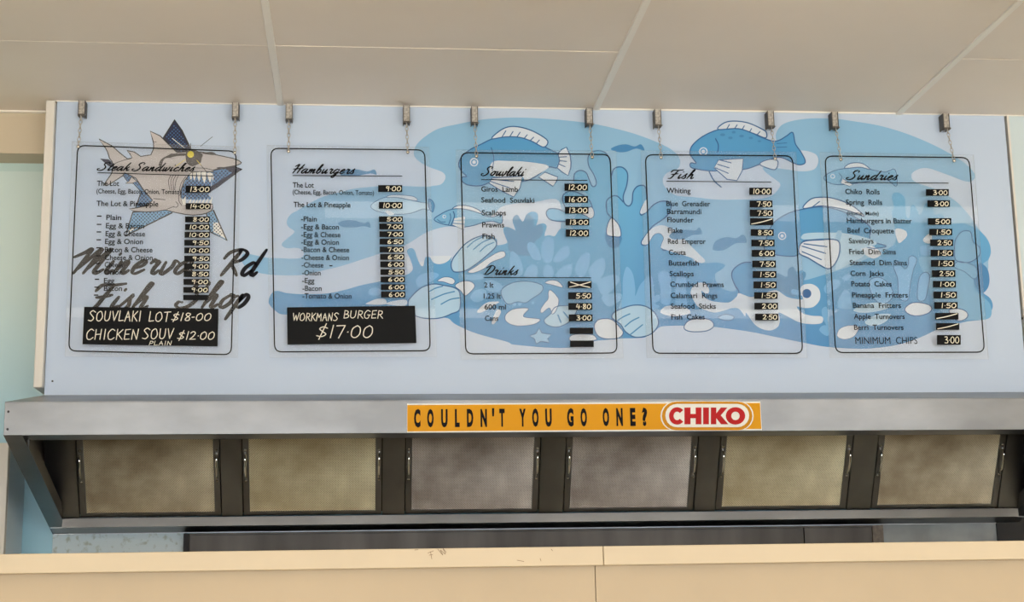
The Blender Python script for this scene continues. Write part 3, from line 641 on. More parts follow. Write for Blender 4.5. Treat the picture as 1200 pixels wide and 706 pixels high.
HW = {  # marker capitals and figures, height 1
 'S': '.62,.85 .35,1 .1,.8 .3,.55 .5,.3 .3,.05 0,.1;.68', 'O': '.35,.95 .08,.7 .1,.15 .4,.05 .62,.4 .5,.85 .35,.95;.72', 'U': '.08,.95 .1,.2 .35,.05 .55,.3 .58,.95;.7',
 'V': '.05,.95 .28,.05|.28,.05 .58,.98;.62', 'L': '.1,1 .08,.05|.08,.05 .5,.1;.55', 'A': '.05,.0 .3,.95|.3,.95 .58,.02|.12,.38 .5,.42;.64', 'K': '.1,.98 .1,0|.55,.95 .12,.45|.2,.5 .58,.02;.62',
 'I': '.15,.98 .15,.02;.3', 'T': '.3,.95 .27,.02|.02,.92 .6,.97;.6', 'C': '.6,.85 .35,.98 .08,.6 .15,.1 .4,.02 .62,.2;.66', 'H': '.08,.95 .08,.02|.52,.98 .5,.02|.08,.48 .52,.52;.64',
 'E': '.1,.95 .08,.03|.1,.93 .5,.97|.1,.5 .42,.52|.08,.03 .5,.06;.56', 'N': '.08,.02 .1,.95|.1,.95 .5,.03|.5,.03 .55,1;.66', 'P': '.15,.98 .05,0|.15,.95 .5,.85 .4,.5 .1,.45;.56',
 'W': '.02,.95 .2,.05|.2,.05 .38,.7|.38,.7 .55,.05|.55,.05 .78,1;.82', 'R': '.1,.95 .08,0|.1,.95 .45,.85 .4,.52 .1,.48|.2,.5 .58,.0;.6', 'M': '.05,0 .12,.95|.12,.95 .35,.4|.35,.4 .58,.95|.58,.95 .62,0;.72',
 'B': '.1,.97 .08,.02|.1,.97 .42,.85 .38,.57 .1,.52|.1,.52 .5,.4 .45,.1 .08,.02;.58', 'G': '.58,.85 .3,.98 .06,.6 .12,.1 .42,.02 .55,.4|.35,.42 .62,.42;.66',
 '$': '.55,.75 .3,.85 .12,.7 .3,.5 .5,.3 .3,.12 0,.18|.45,1.1 .15,-.1;.6', '.': '.1,.45 .13,.47;.2', '-': '.02,.45 .22,.47;.28',
 '0': '.35,.95 .1,.7 .08,.2 .3,.04 .52,.3 .52,.75 .35,.95;.62', '1': '.2,.98 .12,.02;.3', '2': '.05,.78 .25,.97 .45,.8 .3,.4 .02,.05|.02,.05 .52,.08;.56', '3': '.08,.9 .4,.92 .4,.65 .2,.52 .48,.4 .42,.08 .05,.08;.54',
 '4': '.2,1 .04,.38|.04,.38 .54,.4|.42,.8 .36,-.02;.58', '5': '.5,.95 .15,.93|.15,.93 .1,.55 .4,.55 .48,.25 .3,.03 .02,.08;.54', '6': '.4,.97 .12,.55 .12,.12 .35,.03 .48,.25 .35,.45 .12,.35;.54',
 '7': '.03,.93 .5,.96|.5,.96 .22,.0;.52', '8': '.42,.9 .2,.95 .12,.72 .42,.4 .4,.08 .15,.06 .12,.3 .45,.75 .42,.9;.54', '9': '.45,.8 .25,.95 .08,.75 .2,.55 .42,.68|.46,.9 .42,.5 .35,.0;.52'}
def strokes(font, text):
    x = 0; out = []
    for ch in text:
        if ch == ' ': x += .6; continue
        g, adv = font[ch].rsplit(';', 1)
        for st in g.split('|'): out.append([(x+float(a), float(b)) for a, b in (t.split(',') for t in st.split())])
        x += float(adv)+(.13 if font is BR else .06)
    return out
def plane_frame(x0, yb, x1, Y):
    a = onY(x0, yb, Y); b = onY(x1, yb, Y); return a, b.x-a.x
def hand(mb, font, text, x0, yb, x1, hpx, Y, m, wpx, shear=0, brush=False, unit=1):
    """writes text between picture abscissae x0..x1 on the plane Y; hpx is the height of one font unit"""
    S = strokes(font, text)
    S = [smoothp(s, False, 6) if len(s) > 2 else s for s in S]
    S = [[(x+shear*y, y) for x, y in s] for s in S]
    lo = min(p[0] for s in S for p in s); hi = max(p[0] for s in S for p in s)
    a, wd = plane_frame(x0, yb, x1, Y); hz = onY(x0, yb-hpx, Y).z-a.z; kx = wd/(hi-lo); hw = onY(x0+wpx, yb, Y).x-a.x
    T = lambda x, y: (a.x+x, Y, a.z+y)
    for s in S:
        p = [((x-lo)*kx, y*hz) for x, y in s]
        if brush: wf = lambda an, t: hw/2*(.6+.4*abs(math.sin(an+.35)))*(1-.35*abs(2*t-1)**3)
        else: wf = lambda an, t: hw/2
        ribbon(mb, p, wf, m, T)
_cv = bpy.data.curves.new('lettering', 'FONT')
_to = bpy.data.objects.new('lettering', _cv); C.objects.link(_to)
def typed(mb, text, x0, yb, x1, hpx, Y, m, off=.016, fixh=None, capref='H'):
    """printed sans lettering; cap height hpx"""
    _cv.body = text; _cv.size = 1; _cv.offset = off; _cv.resolution_u = 3; _cv.fill_mode = 'FRONT'
    dg = bpy.context.evaluated_depsgraph_get(); ev = _to.evaluated_get(dg); me = ev.to_mesh()
    vs = [v.co.copy() for v in me.vertices]; fs = [tuple(p.vertices) for p in me.polygons]; ev.to_mesh_clear()
    if not vs: return
    lo = min(v.x for v in vs); hi = max(v.x for v in vs)
    a, wd = plane_frame(x0, yb, x1, Y); hz = (onY(x0, yb-hpx, Y).z-a.z)/.73; k = wd/(hi-lo)
    mb.tris([(a.x+(v.x-lo)*k, Y, a.z+v.y*hz) for v in vs], fs, m)
def brush_part(mb_parent, name, items, Y, m, wpx, **kw):
    mb = MB()
    for t, x0, yb, x1, h in items: hand(mb, BR, t, x0, yb, x1, h, Y, m, wpx, .42, True)
    return mb.build(name, mb_parent, flat=True, **kw)
# shop name on the panel
brush_part(panel, 'shop_lettering', [('Minerva', 86, 320.5, 226, 15.2), ('Rd', 259, 323, 312, 15.2), ('Fish', 103, 362.5, 178, 15.2), ('Shop', 206, 360.5, 291, 15.2)], -.0045, 'faded_ink', 5.1,
           label='large dark brush script reading Minerva Rd Fish Shop')

# ---------------------------------------------------------------- hanging menu boards
YB = -.036; TH = .004
def rrect(cs, r):     # rounded rectangle through 4 picture corners (TL,TR,BR,BL) -> 2D px points
    out = []
    for i in range(4):
        p = Vector(cs[i]); a = Vector(cs[i-1])-p; b = Vector(cs[(i+1) % 4])-p; a.normalize(); b.normalize()
        for k in range(6):
            t = k/5; q0 = p+a*r; q1 = p+b*r; out.append(tuple((1-t)**2*q0+2*t*(1-t)*p+t*t*q1))
    return out
def L_(s): return [ln.split('|') for ln in s.strip().splitlines()]
def menu_board(label, outer, border, heads, lines, tags, signs=()):
    TL, TR, BR_, BL = [onY(x, y, YB) for x, y in outer]
    root = empty('menu_board', ((BL.x+BR_.x)/2, YB, (BL.z+BR_.z)/2), label, 'menu board')
    mb = MB(); mb.slab([TL, TR, BR_, BL], (0, TH, 0), 'acrylic', 'acrylic_edge'); mb.build('acrylic_sheet', root)
    mb = MB(); ribbon(mb, rrect(border, 9), lambda a, t: .72, 'black_ink', lambda x, y: tuple(onY(x, y, YB-.0006)), True); mb.build('border_line', root, flat=True)
    for (txt, x0, yb, x1, xh, ul) in heads:
        h = brush_part(root, 'heading', [(txt, x0, yb, x1, xh)], YB-.0008, 'heading_ink', 1.75)
        mb = MB(); a = onY(ul[0], ul[1], YB-.0006); b = onY(ul[2], ul[3], YB-.0006)
        mb.poly([a, b, b+Vector((0, 0, .0032)), a+Vector((0, 0, .0032))], 'black_ink'); mb.build('rule_line', root, flat=True)
    for q in L_(lines):
        t, x0, x1, yb = q[0], float(q[1]), float(q[2]), float(q[3]); h = float(q[4]) if len(q) > 4 else 6.3
        mb = MB()
        if t == '~': a = onY(x0, yb, YB-.0006); b = onY(x1, yb, YB-.0006); mb.poly([a, b, b+Vector((0, 0, .0045)), a+Vector((0, 0, .0045))], 'black_ink')
        else: typed(mb, t, x0, yb, x1, h, YB-.0006, 'black_ink', 0 if h > 8 else .016)
        mb.build('dash' if t == '~' else 'menu_line', root, flat=True)
    for q in L_(tags):
        t, x0, x1, y0, y1 = q[0], *map(float, q[1:5])
        A = [onY(x0, y0, YB), onY(x1, y0, YB), onY(x1, y1, YB), onY(x0, y1, YB)]
        mb = MB(); mb.slab(A, (0, -.0022, 0), 'tag_black'); tg = mb.build('price_tag', root)
        mb = MB(); Yt = YB-.0027; mg = (y1-y0)*.14
        if t == 'blank': continue
        if t in ('slash', 'cross'):
            L = [((x0+2, y1-1.3), (x1-1.2, y0+.8))] + ([((x0+3, y0+1), (x1-2, y1-.8))] if t == 'cross' else [])
            for p, r_ in L: ribbon(mb, smoothp([p, ((p[0]+r_[0])/2, (p[1]+r_[1])/2+.5), r_], False), lambda a, t_: .55, 'chalk', lambda x, y: tuple(onY(x, y, Yt)))
        else:
            wt = {4: .6, 5: .74}[len(t)]; xe = x0+(x1-x0)*(.94); xs_ = xe-(x1-x0)*wt
            hand(mb, HW, t, xs_, y1-mg*1.1, xe, (y1-y0)-2*mg, Yt, 'chalk_cream', .92, .02)
        mb.build('price_figures', tg, flat=True)
    for quad, items in signs:
        A = [onY(x, y, YB) for x, y in quad]; mb = MB(); mb.slab(A, (0, -.003, 0), 'tag_black'); sg = mb.build('chalk_sign', root, label='black sign handwritten in white')
        for (t, x0, yb, x1, h, wd) in items: mb = MB(); hand(mb, HW, t, x0, yb, x1, h, YB-.0036, 'chalk', wd, .1); mb.build('handwritten_word', sg, flat=True)
    return root
def with_dashes(s): return s
menu_board('clear menu board headed Steak Sandwiches, hanging over the printed shark',
 [(84.5, 166), (281, 171.7), (279, 419.5), (76, 418)], [(91, 170.5), (276.8, 177.3), (271, 416), (80.5, 411.5)],
 [('Steak Sandwiches', 114, 199.7, 228.5, 4.7, (114.4, 203, 250, 207))],
'''The Lot|113.6|139.5|217.8|6.2
(Cheese, Egg, Bacon, Onion, Tomato)|113|212|226.6|5.6
The Lot & Pineapple|113|185.5|241.4|6.3
Plain|124.4|142|257.8
Egg & Bacon|124|169|267.5
Egg & Cheese|123.6|170|276.9
Egg & Onion|123|167.5|286
Bacon & Cheese|122.7|178.7|295.6
Cheese & Onion|122.7|179|304.8
Cheese|122.6|144|313.2
Onion|122|143|322
Egg|121.6|134|332
Bacon|121.6|143|341
~|113.5|119|254.2
~|113.4|118.8|263.9
~|113.2|118.6|272.7
~|113|118.4|281.9
~|112.7|118|291.3
~|112.4|117.8|300.7
~|112|117.3|309.7
~|111.6|117|318.7
~|111|116.2|328.3
~|110.6|115.8|337.5
~|110|115.2|346.8''',
'''13.00|217.6|246.6|217.9|226
14.00|217.6|246.8|238.4|245.4
8.00|217|246|254|260.7
10.00|217|246|262.9|269.7
10.00|216.4|246|272|278.8
9.50|216|246|281.4|288.1
10.00|216|246|290.4|297.2
9.50|216|246|300|306.6
9.00|215.8|245.6|309|315.9
8.50|215.4|245.4|318|324.9
9.00|215.2|245|327.2|334
9.00|215|244.6|336.7|343.3
blank|214.8|243.9|346|352''',
 [([(98.9, 360), (256, 362.2), (255, 406.2), (96.8, 403.8)],
   [('SOUVLAKI', 103.4, 376.8, 164.5, 12.5, 1.1), ('LOT', 174.6, 377.3, 200, 12, 1.1), ('$18-00', 201, 376.3, 247, 9.5, 1.1),
    ('CHICKEN', 101.5, 398.3, 162, 12.5, 1.1), ('SOUV', 166.8, 397.8, 203.5, 13, 1.1), ('$12.00', 208, 398.4, 251, 9.8, 1.1), ('PLAIN', 174.6, 405, 201, 5.2, .8)])])
menu_board('clear menu board headed Hamburgers, with a black burger price sign low down',
 [(312.5, 170.3), (503, 172.5), (512, 418.3), (315.6, 419.3)], [(317.5, 174), (497.7, 175.8), (504.2, 411.3), (321.8, 412.7)],
 [('Hamburgers', 343, 203, 416, 5.2, (343, 206.4, 471.3, 207))],
'''The Lot|343|367.7|219.8
(Cheese, Egg, Bacon, Onion, Tomato)|343|438.3|227.7|5.5
The Lot & Pineapple|343.8|410.8|242.7
-Plain|352.6|371.3|259.6
-Egg & Bacon|352.8|397.2|268.8
-Egg & Cheese|353|399|278
-Egg & Onion|353|397.2|286.8
-Bacon & Cheese|353|409.3|295.5
-Cheese & Onion|353.4|409|304.8
-Cheese|353.4|379|313.6
-Onion|354|375.8|322.8
-Egg|354|368.4|331.9
-Bacon|354.4|377|341
-Tomato & Onion|354.4|412|350
~|386|389.6|312.3''',
'''9.00|443.2|471.3|217.3|225.2
10.00|444|471.8|237|244.8
5.00|444|472|253.9|260.4
7.00|444.4|472.8|262.4|269.2
7.00|444.7|473.2|271.3|278.1
6.50|444.9|473.3|280|286.8
7.00|445|473.4|289.3|296
6.50|445.4|473.8|298|304.8
6.00|445.6|473.9|306.7|313.5
5.50|445.8|474.2|315.8|322.4
6.00|446|474.4|324.5|331.1
6.00|446.3|474.7|333.4|340.1
6.00|446.5|475|342|349''',
 [([(336.3, 360.6), (486.3, 358.7), (488, 402.3), (337, 404.1)],
   [('WORKMANS', 343.8, 376.3, 396.8, 9.5, .95), ('BURGER', 403, 373.3, 448.5, 9.5, .95), ('$17.00', 371, 396.5, 436.5, 15.5, 1.2)])])
menu_board('clear menu board headed Souvlaki, with drinks list and two blank tags below',
 [(533.8, 175.6), (722, 176.8), (730.5, 420), (540, 422)], [(540, 179), (715, 181.2), (723.2, 414), (545.8, 415)],
 [('Souvlaki', 564, 205.8, 616.5, 5.2, (564, 211.2, 688.4, 212)), ('Drinks', 567, 322, 607.5, 5.2, (566.8, 325.9, 692.7, 326.2))],
'''Giros  Lamb|564|607|224.5
Seafood  Souvlaki|564|626.3|237.4
Scallops|564.6|593|252.3
Prawns|565|591|266.5
Fish|565.4|579.8|280
2 lt|567.3|578.4|337.2
1.25 lt|566.8|587|350.2
600 ml|567.8|593|362.9
Cans|568.3|584|376.2''',
'''12.00|661.4|689|215.4|223.8
16.00|661.7|689|230|238
13.00|662|689.5|242.7|250.6
13.00|662.8|690.4|256.8|264.4
12.00|663|690.2|269.2|277.6
cross|665.5|693.2|329.8|337.8
5.50|665.8|693.7|343|351
4.80|666|694|355.5|363.4
3.00|666.5|694.3|368.8|376.8
blank|667.7|695|384.4|391.7
blank|668|695.7|399.5|407''')
menu_board('clear menu board headed Fish, listing whiting to fish cakes',
 [(751, 176.6), (933, 178), (945.8, 419.8), (758, 419.3)], [(756.3, 181.5), (928.7, 182.7), (940.6, 414.5), (765.3, 414.3)],
 [('Fish', 783, 209.2, 815, 5.2, (781, 213, 904, 214))],
'''Whiting|781.2|809.3|226.3
Blue  Grenadier|781|832.4|241.5
Barramundi|781.7|822|250.8
Flounder|782|813|260.5
Flake|782.8|800|273
Red  Emperor|782.8|827|285.8
Couta|783.8|803.8|298.8
Butterfish|783.8|819|311.3
Scallops|784.8|813|323.8
Crumbed  Prawns|785.5|848.3|336.3
Calamari  Rings|786|840.8|349.4
Seafood  Sticks|786.2|839|361.9
Fish  Cakes|786.7|826|374.6''',
'''10.00|878|904.3|220.3|228.5
7.50|878.4|905|235.3|243.2
7.50|878.7|905.9|246|253.9
slash|878.9|906|256|264
8.50|879.8|906.5|269|276.7
7.50|880.5|907.5|281.2|289
6.00|881|908.2|293.2|301
7.50|881.5|909|305.7|313.7
1.50|882|909.7|318|326
1.50|883|910|330.2|338.2
1.50|883.7|911|342.8|350.5
2.00|884|911.6|355.2|363
2.50|884.9|912|368|375.8''')
menu_board('clear menu board headed Sundries, rightmost of the hanging boards',
 [(961, 178.5), (1141, 181.7), (1158.5, 421.3), (972.5, 419.5)], [(966.8, 183), (1135.6, 184.8), (1153.8, 413), (979.3, 413.5)],
 [('Sundries', 992, 210.4, 1052.7, 5.2, (990, 214.4, 1111.6, 215.2))],
'''Chiko  Rolls|990.8|1031|227.5
Spring  Rolls|991.5|1034|240
(Home  Made)|992.6|1029.8|252.2|4.6
Hamburgers in Batter|992.6|1068.8|261.5
Beef  Croquette|993.4|1047.8|273.2
Saveloys|994.9|1023.8|285.3
Fried  Dim Sims|995.4|1050|298
Steamed  Dim Sims|996|1063|310.8
Corn  Jacks|996.8|1035.8|323.4
Potato  Cakes|997.8|1045|335.7
Pineapple  Fritters|998.7|1064|348.7
Banana  Fritters|999.7|1056|361
Apple  Turnovers|1000.7|1060.4|374
Berri  Turnovers|1001|1059|386.7
MINIMUM  CHIPS|1002.6|1075.3|403.3|8.6''',
'''3.00|1085|1111.6|222|229.7
3.00|1086.7|1113|235|242.8
5.00|1087.3|1114.5|256|263.7
1.50|1089|1115.7|268.4|276
2.50|1090|1116.7|281|288.6
1.50|1090.5|1117.2|293|300.7
1.50|1091|1118.4|305|313
2.50|1092|1119.3|317|324.8
1.00|1093.3|1120|329.6|337.1
1.50|1094|1121.3|342|350
1.50|1094.8|1122|354.4|362.3
slash|1095.8|1123|367|374.8
slash|1097|1124|379|386.9
3.00|1098|1125.6|393|404.4''')
# hanging brackets with chains
BK = [(95.3, 119, 135, 92, 172.5, 'over the steak sandwich board, left end'), (275.7, 121, 138, 275.3, 179.5, 'over the steak sandwich board, right end'),
      (338.5, 123.5, 140.5, 338.3, 178, 'over the hamburger board, left end'), (476.4, 126, 143.5, 477.8, 179, 'over the hamburger board, right end'),
      (556.4, 128, 144.5, 558.3, 183.7, 'over the souvlaki board, left end'), (691.2, 129.4, 146, 693.8, 184.8, 'over the souvlaki board, right end'),
      (771.5, 130, 147.5, 774.4, 185.2, 'over the Fish board, left end'), (903.9, 132, 148.8, 908, 186.6, 'over the Fish board, right end'),
      (979.3, 132.8, 149.8, 984.9, 187.5, 'over the sundries board, left end'), (1109.8, 134, 151, 1117.5, 189, 'over the sundries board, right end')]
for (xc, y0, y1, hx, hy, wh) in BK:
    a = onY(xc, y0, -.045); b = onY(xc, y1, -.045); h = onY(hx, hy, YB); zt = min(ZC-.0085, max(a.z, ZC-.012))
    root = empty('hanging_bracket', (b.x, -.02, ZC-.008), 'small metal bracket and chain '+wh, 'bracket', 'brackets and chains holding the menu boards')
    mb = MB(); wx = .0125
    mb.box((b.x-wx, -.046, b.z), (b.x-wx+.002, -.0, zt), 'bracket_edge'); mb.box((b.x+wx-.002, -.046, b.z), (b.x+wx, 0, zt), 'bracket_edge')
    mb.box((b.x-wx+.002, -.043, b.z+.004), (b.x+wx-.002, -.040, zt), 'zinc'); mb.box((b.x-wx, -.05, b.z-.003), (b.x+wx, -.028, b.z+.004), 'bracket_edge')
    mb.build('bracket_plate', root)
    mb = MB(); mb.tube([(b.x+.004, -.0, b.z+.002), (b.x+.004, -.02, b.z+.002), (b.x+.016, -.048, b.z+.002)], .0018, 'steel_dark', 6); mb.build('pin', root)
    top = Vector((b.x, -.047, b.z-.002)); bot = Vector((h.x, YB-.004, h.z+.004)); n = max(5, round((top-bot).length/.0155)); mb = MB()
    for k in range(n):
        c = top.lerp(bot, (k+.5)/n); hl = (top-bot).length/n*.68; d = (top-bot).normalized(); sd = Vector((1, 0, 0)) if k % 2 else Vector((.25, 1, 0)).normalized()
        mb.tube([c+d*(hl*math.cos(q*math.pi/4))+sd*(.0052*math.sin(q*math.pi/4)) for q in range(8)], .0014, 'zinc', 5, True)
    mb.build('chain', root, smooth=True)
    mb = MB(); mb.ball((h.x, YB-.005, h.z), .0068, 'steel_bright', 10, .7); mb.build('hook_screw', root, smooth=True)
# ---------------------------------------------------------------- range hood
XL, XR = .0, 3.69; YF = -.60; YK = .262; ZT = 2.285; ZL = 2.181; ZBt = 1.915
hood = empty('range_hood', (1.845, YK, ZBt), 'long stainless steel range hood with six filters under the mural panel', 'range hood')
mb = MB(); mb.hexa([(XL, YF, ZT), (XR, YF, ZT), (XR, 0.0, ZB-.004), (XL, 0.0, ZB-.004), (XL, YF, ZT+.004), (XR, YF, ZT+.004), (XR, 0.0, ZB), (XL, 0.0, ZB)], 'steel'); mb.build('top_slope', hood)
fas = one('fascia', hood, 'steel', ((XL, YF-.002, ZL), (XR, YF+.002, ZT+.002)), bevel=.0012)
mb = MB()
for z in (ZT-.028, ZL+.02): mb.ball((XL+.012, YF-.003, z), .004, 'dark_gap', 8, .4)
mb.build('rivet', hood)
one('bottom_return', hood, 'steel_dark', ((XL+.02, YF+.002, ZL), (XR-.02, YF+.135, ZL+.004)))
one('return_lip', hood, 'steel_dark', ((XL+.02, YF+.132, ZL), (XR-.02, YF+.136, ZL+.03)))
for s, x in ((1, XL), (-1, XR)):
    e = min(x, x+s*.004), max(x, x+s*.004)
    mb = MB(); mb.prism_x([(YF, ZT), (YF, ZL), (YK, ZBt), (YK, ZB-.05), (0, ZB-.002)], e[0], e[1], 'steel'); mb.build('end_panel', hood)
    q0, q1 = sorted((x+s*.004, x+s*.058)); dy, dz = YK-YF, ZBt-ZL
    mb = MB(); mb.hexa([(q0, YF, ZL), (q1, YF, ZL), (q1, YK, ZBt), (q0, YK, ZBt), (q0, YF, ZL+.004), (q1, YF, ZL+.004), (q1, YK, ZBt+.004), (q0, YK, ZBt+.004)], 'steel'); mb.build('end_lip', hood)
    q0, q1 = sorted((x+s*.055, x+s*.059)); mb = MB(); mb.hexa([(q0, YF+.1, ZL-.03), (q1, YF+.1, ZL-.03), (q1, YK, ZBt), (q0, YK, ZBt), (q0, YF+.1, ZL+.03), (q1, YF+.1, ZL+.03), (q1, YK, ZBt+.05), (q0, YK, ZBt+.05)], 'steel_dark'); mb.build('inner_return', hood)
# filter plane: bottom edge at (YQ,ZQ), rising towards the front
YQ, ZQ = .128, 1.9705; nrm = Vector((0, -.252, -.14)).normalized(); upv = Vector((0, -.14, .252)).normalized()
def FP(x, t, n=0): return Vector((x, YQ, ZQ))+upv*t+nrm*n    # t along the slope, n towards the room
HT = .375
mesh_x = [(.164, .611), (.734, 1.18), (1.309, 1.746), (1.884, 2.32), (2.448, 2.896), (3.037, 3.478)]
mesh_x = [tuple(1.1215+(v-1.1215)*1.0214 for v in q) for q in mesh_x]
MW = .0215
def sl(mb, x0, x1, t0, t1, n0, n1, m):
    mb.hexa([FP(x0, t0, n0), FP(x1, t0, n0), FP(x1, t0, n1), FP(x0, t0, n1), FP(x0, t1, n0), FP(x1, t1, n0), FP(x1, t1, n1), FP(x0, t1, n1)], m)
edges = [XL+.005]+[v for a, b in mesh_x for v in (a-MW, b+MW)]+[XR-.005]
for i in range(0, len(edges), 2):
    mb = MB(); sl(mb, edges[i]+.004, edges[i+1]-.004, -.003, HT+.03, -.006, .006, 'steel_dark'); mb.build('divider_panel', hood)
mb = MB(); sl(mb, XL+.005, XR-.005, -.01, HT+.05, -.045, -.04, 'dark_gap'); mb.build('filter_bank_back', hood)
# gutter rail under the filters
mb = MB(); mb.prism_x([(.116, 1.963), (.112, 1.931), (.190, 1.931), (.190, 1.934), (.116, 1.934), (.120, 1.963)], XL+.06, XR-.06, 'steel'); mb.build('grease_gutter', hood)
mb = MB(); mb.prism_x([(.193, 1.9375), (.193, 1.9345), (YK-.004, 1.9165), (YK-.004, 1.9145), (YK, 1.9145), (YK, 1.9215)], XL+.004, XR-.004, 'steel_dark'); mb.build('rear_rail', hood)
mb = MB(); mb.prism_x([(YF+.02, 2.272), (YK, 2.36), (YK, 2.366), (YF+.02, 2.278)], XL+.005, XR-.005, 'steel_dark'); mb.build('inner_top', hood)
FL = ['brownish mesh grease filter, first from the left end of the hood', 'pale yellowish mesh grease filter, second from the left end of the hood',
      'grey mesh grease filter under the start of the yellow slogan strip', 'grey mesh grease filter under the right part of the yellow slogan strip',
      'pale yellowish mesh grease filter, second from the right end of the hood', 'greyish brown mesh grease filter with yellow grease edge, last on the right']
for k, (a, b) in enumerate(mesh_x):
    root = empty('grease_filter', FP((a+b)/2, 0), FL[k], 'filter', 'grease filters in the range hood'); x0, x1 = a-MW, b+MW
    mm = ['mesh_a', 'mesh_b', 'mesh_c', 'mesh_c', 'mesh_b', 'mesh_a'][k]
    mb = MB(); sl(mb, x0, a, 0, HT, -.03, .004, 'steel_dark'); sl(mb, b, x1, 0, HT, -.03, .004, 'steel_dark'); sl(mb, a, b, 0, .012, -.03, .004, 'steel_dark'); sl(mb, a, b, HT-.02, HT, -.03, .004, 'steel_dark')
    mb.build('frame', root)
    mb = MB(); sl(mb, a, b, .012, HT-.02, -.016, -.012, 'mesh_back'); mb.build('backing_mesh', root)
    mb = MB(); W = b-a; H0, H1 = .010, HT-.02; H = H1-H0; sp_ = .0088; ww = .0013; i = -int(H/sp_)
    while i*sp_ < W:                   # two diagonal sets of flat wires, lifted alternately
        for s in (1, -1):
            u0_, u1_ = i*sp_, i*sp_+H
            t0, t1 = H0, H1
            lo = max(0, u0_); hi = min(W, u1_)
            if hi > lo:
                ta = t0+(lo-u0_); tb = t0+(hi-u0_)
                xa, xb = (a+lo, a+hi) if s == 1 else (b-lo, b-hi); n = -.004 if s == 1 else -.0052
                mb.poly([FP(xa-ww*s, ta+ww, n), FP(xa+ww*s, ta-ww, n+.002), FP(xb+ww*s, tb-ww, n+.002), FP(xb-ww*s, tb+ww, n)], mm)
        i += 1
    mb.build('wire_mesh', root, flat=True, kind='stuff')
    for s, x in ((-1, a-.012), (1, b+.012)):
        mb = MB(); t0, t1 = .15, .245
        mb.tube([FP(x, t0, .004), FP(x, t0+.004, .016), FP(x, t0+.02, .026), FP(x, (t0+t1)/2, .028), FP(x, t1-.02, .026), FP(x, t1-.004, .016), FP(x, t1, .004)], .0045, 'chrome', 8)
        mb.build('handle', root, smooth=True)
        mb = MB()
        for t in (t0-.012, t1+.014): c = FP(x, t, .005); mb.ball(c, .006, 'steel_bright', 8, .8)
        mb.build('handle_rivet', root, smooth=True)
# ---------------------------------------------------------------- slogan sign on the fascia
YS = YF-.0025; YS2 = YS-.003
sg = empty('slogan_sign', onY(684, 505, YS), 'yellow slogan strip with red and white oval emblem on the hood front', 'sign')
q = [(477, 473.6), (890.8, 471), (892.6, 504.6), (477, 507.6)]
mb = MB(); mb.slab([onY(x, y, YS) for x, y in q], (0, -.003, 0), 'sign_white'); mb.build('sign_board', sg)
mb = MB(); mb.poly([onY(x, y, YS2-.0004) for x, y in [(477.3, 475.1), (890.6, 472.6), (892.2, 503.0), (477.3, 506.0)]], 'sign_yellow'); mb.build('yellow_field', sg, flat=True)
def stadium(x0, x1, y0, y1):
    r = (y1-y0)/2; cy = (y0+y1)/2
    return [(x1-r+r*math.cos(a), cy+r*math.sin(a)) for a in [math.pi*(k/10-.5) for k in range(11)]]+[(x0+r+r*math.cos(a), cy+r*math.sin(a)) for a in [math.pi*(k/10+.5) for k in range(11)]]
mb = MB(); lay = 1
for m, st in (('sign_white', stadium(774, 883.2, 470.6, 505)), ('sign_ochre', stadium(775.6, 881.7, 471, 504.6)), ('sign_white', stadium(779.6, 878, 473.6, 501))):
    lay += 1; mb.poly([onY(x, y, YS2-.0004*lay) for x, y in st], m)
mb.build('emblem', sg, flat=True)
mb = MB()
for ch, xc, yb in [('C', 489, 499.6), ('O', 504.5, 499.6), ('U', 520.8, 499.5), ('L', 536, 499.4), ('D', 551, 499.3), ('N', 567, 499.3), ('T', 588.5, 499), ('Y', 612.6, 499), ('O', 627.6, 498.9), ('U', 643, 498.8),
                   ('G', 668.6, 498.6), ('O', 684.3, 498.5), ('O', 710.3, 498.3), ('N', 726.3, 498.2), ('E', 741.9, 498.1), ('?', 755.7, 498)]:
    mb = MB(); wl = 5.6 if ch in 'L' else 6.4 if ch in 'ET?' else 7.6
    typed(mb, ch, xc-wl/2, yb, xc+wl/2, 19.5, YS2-.0012, 'sign_black', .055); mb.build('slogan_letter', sg, flat=True)
mb = MB(); typed(mb, "'", 576.8, 499.2, 579.4, 19.5, YS2-.0012, 'sign_black', .055)
mb.build('slogan_letter', sg, flat=True)
mb = MB()
for ch, x0, x1 in (('C', 784, 801), ('H', 802, 822), ('I', 824, 830.8), ('K', 833, 852.5), ('O', 850.5, 873.3)):
    def cap(mb, ch, x0, x1, y0, y1, Y, m):
        T = lambda u, v: tuple(onY(x0+(x1-x0)*u, y1-(y1-y0)*v, Y)); P = lambda pts: fillpoly(mb, pts, m, T)
        if ch == 'H': P([(0, 0), (.36, 0), (.36, .36), (.66, .36), (.66, 0), (1, 0), (1, 1), (.66, 1), (.66, .62), (.36, .62), (.36, 1), (0, 1)])
        elif ch == 'I': P([(0, 0), (1, 0), (1, 1), (0, 1)])
        elif ch == 'K': P([(0, 0), (.33, 0), (.33, .36), (.62, 0), (1.06, 0), (.6, .53), (1, 1), (.6, 1), (.33, .66), (.33, 1), (0, 1)])
        else:
            full = ch == 'O'; a0, a1 = (0, 2*math.pi) if full else (.72, 2*math.pi-.72); n = 24; O_ = []; I_ = []
            kx = .5 if full else .56; cx = .5 if full else .56
            for k in range(n+1):
                t = a0+(a1-a0)*k/n; O_.append((cx+kx*math.cos(t), .5+.52*math.sin(t))); I_.append((cx+kx*.43*math.cos(t), .5+.25*math.sin(t)))
            for k in range(n): mb.poly([T(*O_[k]), T(*O_[k+1]), T(*I_[k+1]), T(*I_[k])], m)
    mb = MB(); cap(mb, ch, x0, x1, 477.9, 497.6, YS2-.002, 'sign_red'); mb.build('emblem_letter', sg, flat=True)
